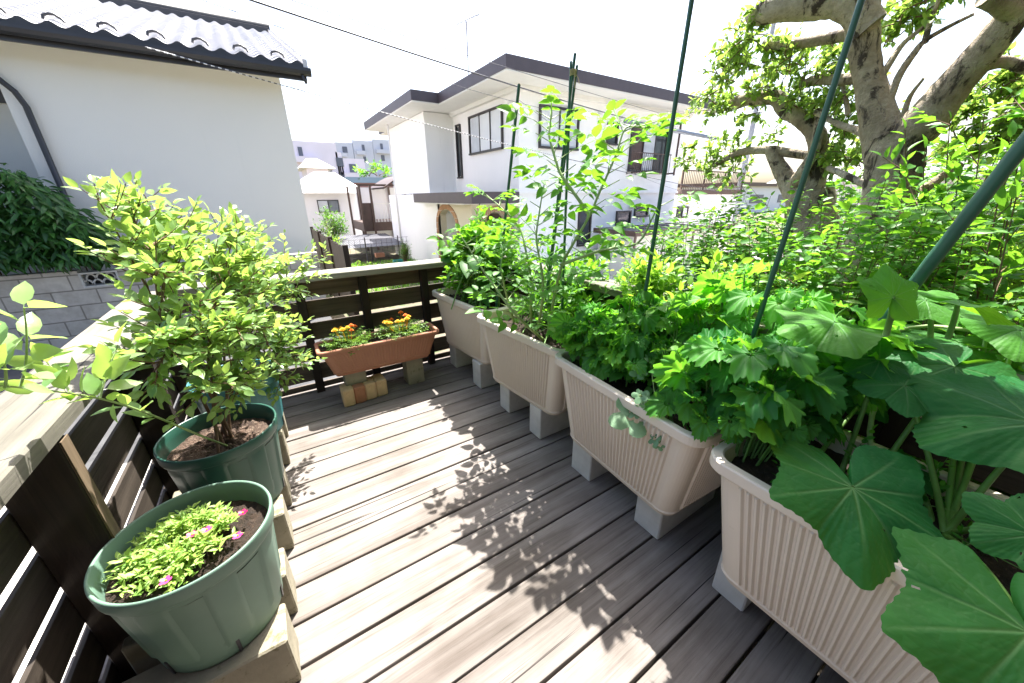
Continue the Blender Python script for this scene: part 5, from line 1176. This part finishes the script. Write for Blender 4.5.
def terrace():
    Y = 21.; O = Vector((9, Y, -1.6)); r = empty('roof_terrace', O); tag(r, 'brown framed raised terrace with white railing beside the white house corner', 'terrace'); B = lambda n, m, b, p=r, c=0: bbox_part(O, n, m, b, p, c)
    P = lambda x, y: yp(x, y, Y)
    x0, x1 = P(361, 205).x, P(402, 205).x; zd = P(380, 222).z; zt = P(361, 186).z; dep = 3.
    B('deck', M['bframe'], [(x0, x1+.6, Y, Y+dep, zd-.45, zd)]); B('panel', M['bframe'], [(x0, P(373, 205).x, Y-.03, Y-.002, zd+.002, P(366, 203).z)])
    rl = [(P(373, 210).x, x1+.6, Y-.02, Y+.02, P(385, 204).z, P(385, 204).z+.05)]; k = P(374, 210).x
    while k < x1+.5: rl.append((k, k+.03, Y-.015, Y+.015, zd+.002, P(385, 204).z)); k += .16
    B('railing', M['soffit'], rl)
    for k in (x0, P(371, 200).x, x1+.2): 
        for yy in (Y-.14, Y+dep-.1): B('post', M['bframe'], [(k-.05, k+.05, yy, yy+.1, -1.6, zt+.05)])
    mb = MB(); n = 8; vs = []
    for i in range(n+1):
        q = i/n; x = P(383, 190).x+(x1+.6-P(383, 190).x)*q; z = zt-.05+.65*math.sin(math.pi/2*q)
        vs += [(x-O.x, Y-.3-O.y, z-O.z), (x-O.x, Y+dep-O.y, z-O.z), (x-O.x, Y-.3-O.y, z-.08-O.z), (x-O.x, Y+dep-O.y, z-.08-O.z)]
    mb.add(vs, [(4*i, 4*i+4, 4*i+5, 4*i+1) for i in range(n)]+[(4*i+2, 4*i+3, 4*i+7, 4*i+6) for i in range(n)]+[(4*i, 4*i+2, 4*i+6, 4*i+4) for i in range(n)]); mb.build('canopy', M['bframe'], r)
    B('beam', M['bframe'], [(x0-.1, x1+.6, Y-.06, Y-.141+.02+.1, zt, zt+.09)])
    B('back_wall', M['farwhite'], [(x0+.5, x1+1, Y+dep+.05, Y+dep+.3, -1.6, zt)])
    B('chair', M['soffit'], []) if False else None
terrace()
def low_roof():
    O = Vector((6, 19, -1.6)); r = empty('lean_to_roof', O); tag(r, 'low grey corrugated lean-to roof behind the garden, below the brown terrace', 'roof'); Y = 18.2; a, b, c_, d = yp(332, 250, 17), yp(408, 247, 17), yp(402, 226, 22), yp(352, 229, 22)
    mb = MB(); z0, z1 = a.z, c_.z; n = 30; vs = []
    for i in range(n*2+1):
        q = i/(n*2); w_ = .015*(i % 2); p = a.lerp(b, q); s = d.lerp(c_, q); vs += [(p.x-O.x, 17-O.y, a.z+w_-O.z), (p.x-O.x, 20.6-O.y, a.z+.22+w_-O.z)]
    mb.add(vs, [(2*i, 2*i+2, 2*i+3, 2*i+1) for i in range(n*2)]); mb.build('sheet', M['greyroof'], r, flip=False)
    for x in (a.x+.1, (a.x+b.x)/2, b.x-.1):
        p = MB(); p.box(x-.04-O.x, x+.04-O.x, 17.1-O.y, 17.18-O.y, 0, a.z-.01-O.z); p.build('post', M['frame'], r)
low_roof()
def wire_fence():
    O = Vector((4, 16.9, -1.6)); r = empty('wire_fence', O); tag(r, 'thin wire mesh fence on slim posts across the back of the small garden', 'fence'); x0, x1 = 2.1, 6.2; Y = 16.7; mb = MB()
    for x in np.arange(x0, x1, .22): mb.tube([(x-O.x, Y-O.y, .05), (x-O.x, Y-O.y, 1.0)], .006, 4)
    for z in np.arange(.05, 1.01, .19): mb.tube([(x0-O.x, Y-O.y, z), (x1-O.x, Y-O.y, z)], .006, 4)
    mb.build('mesh', M['frame'], r, flip=False)
    for x in (x0, 3.4, 4.8, x1): p = MB(); p.tube([(x-O.x, Y-O.y, 0), (x-O.x, Y-O.y, 1.08)], .025, 6); p.build('post', M['frame'], r, flip=False)
wire_fence()
def apartment(name, label, Y, x0p, x1p, ytop, steps, wm, floors, cols, dep=14, bal=True, seed=0, top=None):
    O = Vector((yp(x0p, 190, Y).x, Y, -1.6)); r = empty(name, O); tag(r, label, 'apartment building'); B = lambda n, m, b, p=r, c=0: bbox_part(O, n, m, b, p, c)
    rg = random.Random(seed); bs = []
    for (a, b, yt) in steps: A, Bp = yp(a, yt, Y), yp(b, yt, Y); bs.append((A.x+.02, Bp.x-.02, Y, Y+dep, -1.6, A.z))
    B('wall', wm, bs)
    for (a, b, yt) in steps:
        A, Bp = yp(a, yt, Y), yp(b, yt, Y); nf = max(1, int((A.z-yp(a, 196, Y).z)/3.0)+1); nc = max(1, int((Bp.x-A.x)/(3.6)))
        for f in range(nf):
            z1 = A.z-1.0-3.0*f
            if z1 < 0: break
            for c in range(nc):
                cx = A.x+(Bp.x-A.x)*(c+.5)/nc
                if rg.random() < .2: continue
                w_ = rg.choice((.5, .7, .9)); o = B('window', M['farglass'], [(cx-w_*.7, cx+w_*.7, Y-.15, Y-.01, z1-1.5, z1)])
            if bal and f % 2 == 0: B('balcony', wm, [(A.x+.6, A.x+(Bp.x-A.x)*.55, Y-1.0, Y-.16, z1-2.6, z1-1.6)])
    return r
apartment('apartment_block', 'pale mauve stepped apartment block rising behind the bungalow roof', 85, 296, 365, 140, [(285, 335, 140), (335, 341, 152), (338, 364, 158)], M['farpurple'], 4, 3, seed=2)
apartment('apartment_block', 'blue-grey apartment block with rows of windows behind the corner of the white house', 120, 335, 400, 140, [(335, 352, 142), (352, 372, 140), (372, 405, 139)], M['fargrey'], 4, 5, seed=5, bal=True)
def mauve_house():
    Y = 40.; O = Vector((yp(315, 190, Y).x, Y, -1.6)); r = empty('pavilion_house', O); tag(r, 'house with pale tent shaped roof peeking above the hipped roof', 'house'); B = lambda n, m, b, p=r, c=0: bbox_part(O, n, m, b, p, c)
    a, b = yp(300, 170, Y), yp(336, 170, Y); zt = yp(318, 168, Y).z; pk = yp(316, 161.5, Y+2).z; B('wall', M['farpurple'], [(a.x+.6, b.x-.6, Y+.6, Y+5, -1.6, zt)])
    mb = MB(); mb.add([(a.x-O.x, 0, zt-O.z), (b.x-O.x, 0, zt-O.z), (b.x-O.x, 6, zt-O.z), (a.x-O.x, 6, zt-O.z), ((a.x+b.x)/2-.5-O.x, 3, pk+.3-O.z), ((a.x+b.x)/2+.5-O.x, 3, pk+.3-O.z)], [(0, 1, 5, 4), (1, 2, 5), (2, 3, 4, 5), (3, 0, 4), (3, 2, 1, 0)]); mb.build('roof', M['hiproof'], r)
    B('window', M['farglass'], [(a.x+2, a.x+2.9, Y+.5, Y+.599, zt-1.6, zt-.6)])
mauve_house()
def red_building():
    Y = 48.; O = Vector((yp(370, 190, Y).x, Y, -1.6)); r = empty('red_building', O); tag(r, 'low dull red building with pale blue roof and shrubs on top', 'building'); B = lambda n, m, b, p=r, c=0: bbox_part(O, n, m, b, p, c)
    a, b = yp(349, 178, Y), yp(392, 178, Y); B('wall', M['farred'], [(a.x, b.x, Y, Y+8, -1.6, a.z-.5)]); B('roof', M['farblue'], [(a.x-.4, b.x+.4, Y-.4, Y+8.4, a.z-.5, a.z+.1)])
    B('window', M['farglass'], [(a.x+1+q*2.2, a.x+2+q*2.2, Y-.05, Y-.002, a.z-2.2, a.z-1.1) for q in range(1)])
red_building()
bushy('rooftop_shrub', 'small green shrub on the blue roof of the red building', 'shrub', tuple(yp(374, 176, 48.5)), [yp(x, y, 48.5+q) for x, y, q in ((365, 171, 0), (372, 168, .5), (378, 168, 0), (384, 171, .5), (360, 174, 0), (388, 174, 0))], T_OV, M['lf_hedge'], M['twig'], .55, .25, (5, 8), 1.3, .3, .05, 201, None, .2, 1, .4, bjit=.8)

# garden plants in the gap
def gardenbush(label, px, py, Yd, r_, h, lm, ls, seed, n=16, name='garden_bush', cat='shrub', tp=T_OV, tints=(1, .2), group=None):
    b = yp(px, py, Yd); rg = np.random.RandomState(seed); tips = []
    for i in range(n):
        a = rg.uniform(0, 6.28); q = rg.uniform(.15, 1); tips.append((b.x+r_*q*math.cos(a), b.y+r_*q*math.sin(a), b.z+h*(1-.5*q*q)*rg.uniform(.6, 1)))
    bushy(name, label, cat, tuple(b), tips, tp, M[lm], M['twig'], ls, ls*.55, (6, 9), h*.25, .05, .012, seed, group, .15, tints[0], tints[1])
gardenbush('dark round bush against the wall of the white bungalow', 334, 242, 19.5, .75, 1.7, 'lf_hedge', .12, 211, 24, tints=(.35, -.2))
gardenbush('slender sapling in the garden, in front of the wire fence', 333, 268, 13.5, .45, 1.55, 'lf_hedgey', .085, 212, 12, tints=(.9, .3))
gardenbush('small dark conifer at the foot of the white house wall', 406, 264, 14.5, .22, 1.0, 'lf_hedge', .075, 213, 22, tints=(.8, .1), tp=T_NARROW)
gardenbush('low bright bush at the left end of the garden', 312, 270, 12.5, .4, .6, 'lf_hedge', .07, 214, 14)
gardenbush('tiny flowering clump near the conifer', 392, 268, 13.2, .5, .28, 'lf_hedgey', .05, 215, 14)
gardenbush('low spreading green clump in the middle of the garden', 360, 271, 12.8, .7, .3, 'lf_hedgey', .05, 216, 18)
def crate(px, py, Yd, m_, label, name, cat):
    b = yp(px, py, Yd); mb = MB(); t_ = .02; W_, Dp, Hh = .34, .22, .16
    mb.box(-W_/2, W_/2, -Dp/2, Dp/2, 0, .02); mb.box(-W_/2, W_/2, -Dp/2, -Dp/2+t_, .02, Hh); mb.box(-W_/2, W_/2, Dp/2-t_, Dp/2, .02, Hh); mb.box(-W_/2, -W_/2+t_, -Dp/2+t_, Dp/2-t_, .02, Hh); mb.box(W_/2-t_, W_/2, -Dp/2+t_, Dp/2-t_, .02, Hh)
    o = mb.build(name, M[m_]); o.location = b; tag(o, label, cat)
crate(380, 257, 15.5, 'terracotta', 'small terracotta trough on the ground in the distant garden', 'garden_trough', 'planter')
crate(398, 264, 14.2, 'terral', 'small teal tub beside the conifer in the garden', 'garden_tub', 'tub')
# grass of the garden
def grass():
    rg = np.random.RandomState(6); n = 5200; x = rg.uniform(1.4, 6.2, n); y = rg.uniform(9.5, 16.5, n); P = np.stack([x, y, np.full(n, -1.615)], 1); a = rg.uniform(0, 6.28, n); D = np.stack([np.cos(a)*.5, np.sin(a)*.5, np.ones(n)], 1); U = np.stack([np.cos(a), np.sin(a), np.zeros(n)-.3], 1)
    o = leaves('grass', None, M['lf_hedge'], T_NARROW, P, D, U, rg.uniform(.06, .17, n), rg.uniform(0, 1, n)); tag(o, 'rough pale grass and weeds in the distant garden', 'grass', kind='stuff')
grass()

# ================================================================== RIGHT BACKGROUND
def right_house():
    O = Vector((22, 5, -1.6)); r = empty('grey_roofed_house', O); tag(r, 'house with grey tiled roof glimpsed between tree trunk and shrubs', 'house'); B = lambda n, m, b, p=r, c=0: bbox_part(O, n, m, b, p, c)
    X = 15.; a, b = xp(880, 190, X), xp(1010, 190, X); zt = xp(940, 185, X).z
    B('wall', M['farpurple'], [(X+.6, X+7, -2.0, 6.2, -1.6, 1.4)])
    mb = MB(); z0, z1 = 1.4, 3.4; V_ = [(X, -2.6, z0), (X, 6.8, z0), (X+3.8, 4.5, z1), (X+3.8, -.5, z1), (X+7.6, 6.8, z0), (X+7.6, -2.6, z0)]
    mb.add([(p[0]-O.x, p[1]-O.y, p[2]-O.z) for p in V_], [(0, 1, 2, 3), (1, 4, 2), (4, 5, 3, 2), (5, 0, 3), (0, 5, 4, 1)]); mb.build('roof', M['greyroof'], r)
right_house()
def low_building():
    Y = 30.; O = Vector((yp(770, 185, Y).x, Y, -1.6)); r = empty('long_low_building', O); tag(r, 'long pale low building behind the smaller trunk beyond the utility pole', 'building'); B = lambda n, m, b, p=r, c=0: bbox_part(O, n, m, b, p, c)
    a, b = yp(742, 186, Y), yp(870, 186, Y); z = a.z; B('wall', M['farwhite'], [(a.x, b.x, Y, Y+10, -1.6, z)]); B('roof_edge', M['bframe'], [(a.x-.5, b.x+.5, Y-.5, Y+10.5, z, z+.5)])
    B('window', M['farglass'], [(a.x+3, a.x+7, Y-.06, Y-.002, z-2.4, z-1.2)]); B('window', M['farglass'], [(a.x+12, a.x+16, Y-.06, Y-.002, z-2.4, z-1.2)])
low_building()
def upole():
    Y = 12.; a = yp(738, 215, Y); t_ = yp(772, 10, Y); base = Vector((t_.x*.5+a.x*.5, Y, -1.6)); r = empty('utility_pole', base); tag(r, 'tall tapered concrete utility pole behind the left tree foliage', 'utility pole')
    x = (a.x+t_.x)/2; H_ = t_.z+1.6+.6; mb = MB(); mb.tube([(0, 0, H_*i/8) for i in range(9)], [.17-.08*i/8 for i in range(9)], 12); mb.build('pole', M['polecon'], r, flip=False)
    mb = MB(); mb.box(-.7, .7, -.04, .04, H_-.9, H_-.82); mb.box(-.5, .5, -.04, .04, H_-1.6, H_-1.52); mb.build('crossarm', M['steel'], r)
    for q in (-.6, -.2, .2, .6):
        mb = MB(); mb.tube([(q, 0, H_-.82), (q, 0, H_-.7)], [.03, .045], 8); mb.build('insulator', M['soffit'], r)
upole()
def cable(p, q, sag, rad, m_, label, group='overhead cables'):
    p, q = Vector(p), Vector(q); mb = MB(); pts = []
    for i in range(25):
        t_ = i/24; v = p.lerp(q, t_)-p; v.z -= sag*4*t_*(1-t_); pts.append(v)
    mb.tube(pts, rad, 6); o = mb.build('overhead_cable', M[m_], flip=False); o.location = p; tag(o, label, 'cable', group)
cable(yp(180, -24, 5.4), yp(716, 139, 8.6), .14, .011, 'wire', 'thickest dark cable descending from top left across the white house roof')
cable(yp(160, -42, 5.3), yp(700, 124, 8.9), .05, .005, 'wire', 'thin upper cable running just above the thickest one')
cable(yp(120, -30, 5.0), yp(560, 112, 8.3), .1, .004, 'wire', 'faint thin cable left of the thickest one near the top')
cable(yp(145, 47, 7.05), yp(560, 157, 8.4), .04, .0075, 'twist', 'twisted white and dark cable in front of the tile roof and the white house')
cable(yp(560, 157, 8.4), yp(720, 192, 9.4), .03, .008, 'wire', 'thin cable continuing low across the white house toward the balcony')
cable(yp(519, 100, 9.6), yp(700, 195, 9.9), .4, .004, 'wire', 'faint slack wire drooping on the front of the white house')
def antenna():
    Yc = 14.; b = yp(468, 62, Yc); t_ = yp(468, 22, Yc); r = empty('tv_antenna', b); tag(r, 'thin television antenna standing above the white house roof', 'antenna'); h = t_.z-b.z
    mb = MB(); mb.tube([(0, 0, -.6), (0, 0, h)], .022, 6); mb.build('mast', M['polecon'], r, flip=False)
    mb = MB(); mb.tube([(-.5, 0, h-.2), (.55, 0, h+.32)], .016, 5)
    for q in np.linspace(-.4, .5, 7): mb.tube([(q, -.2, h+q*.5), (q, .2, h+q*.5)], .012, 4)
    mb.build('boom', M['polecon'], r, flip=False)
antenna()
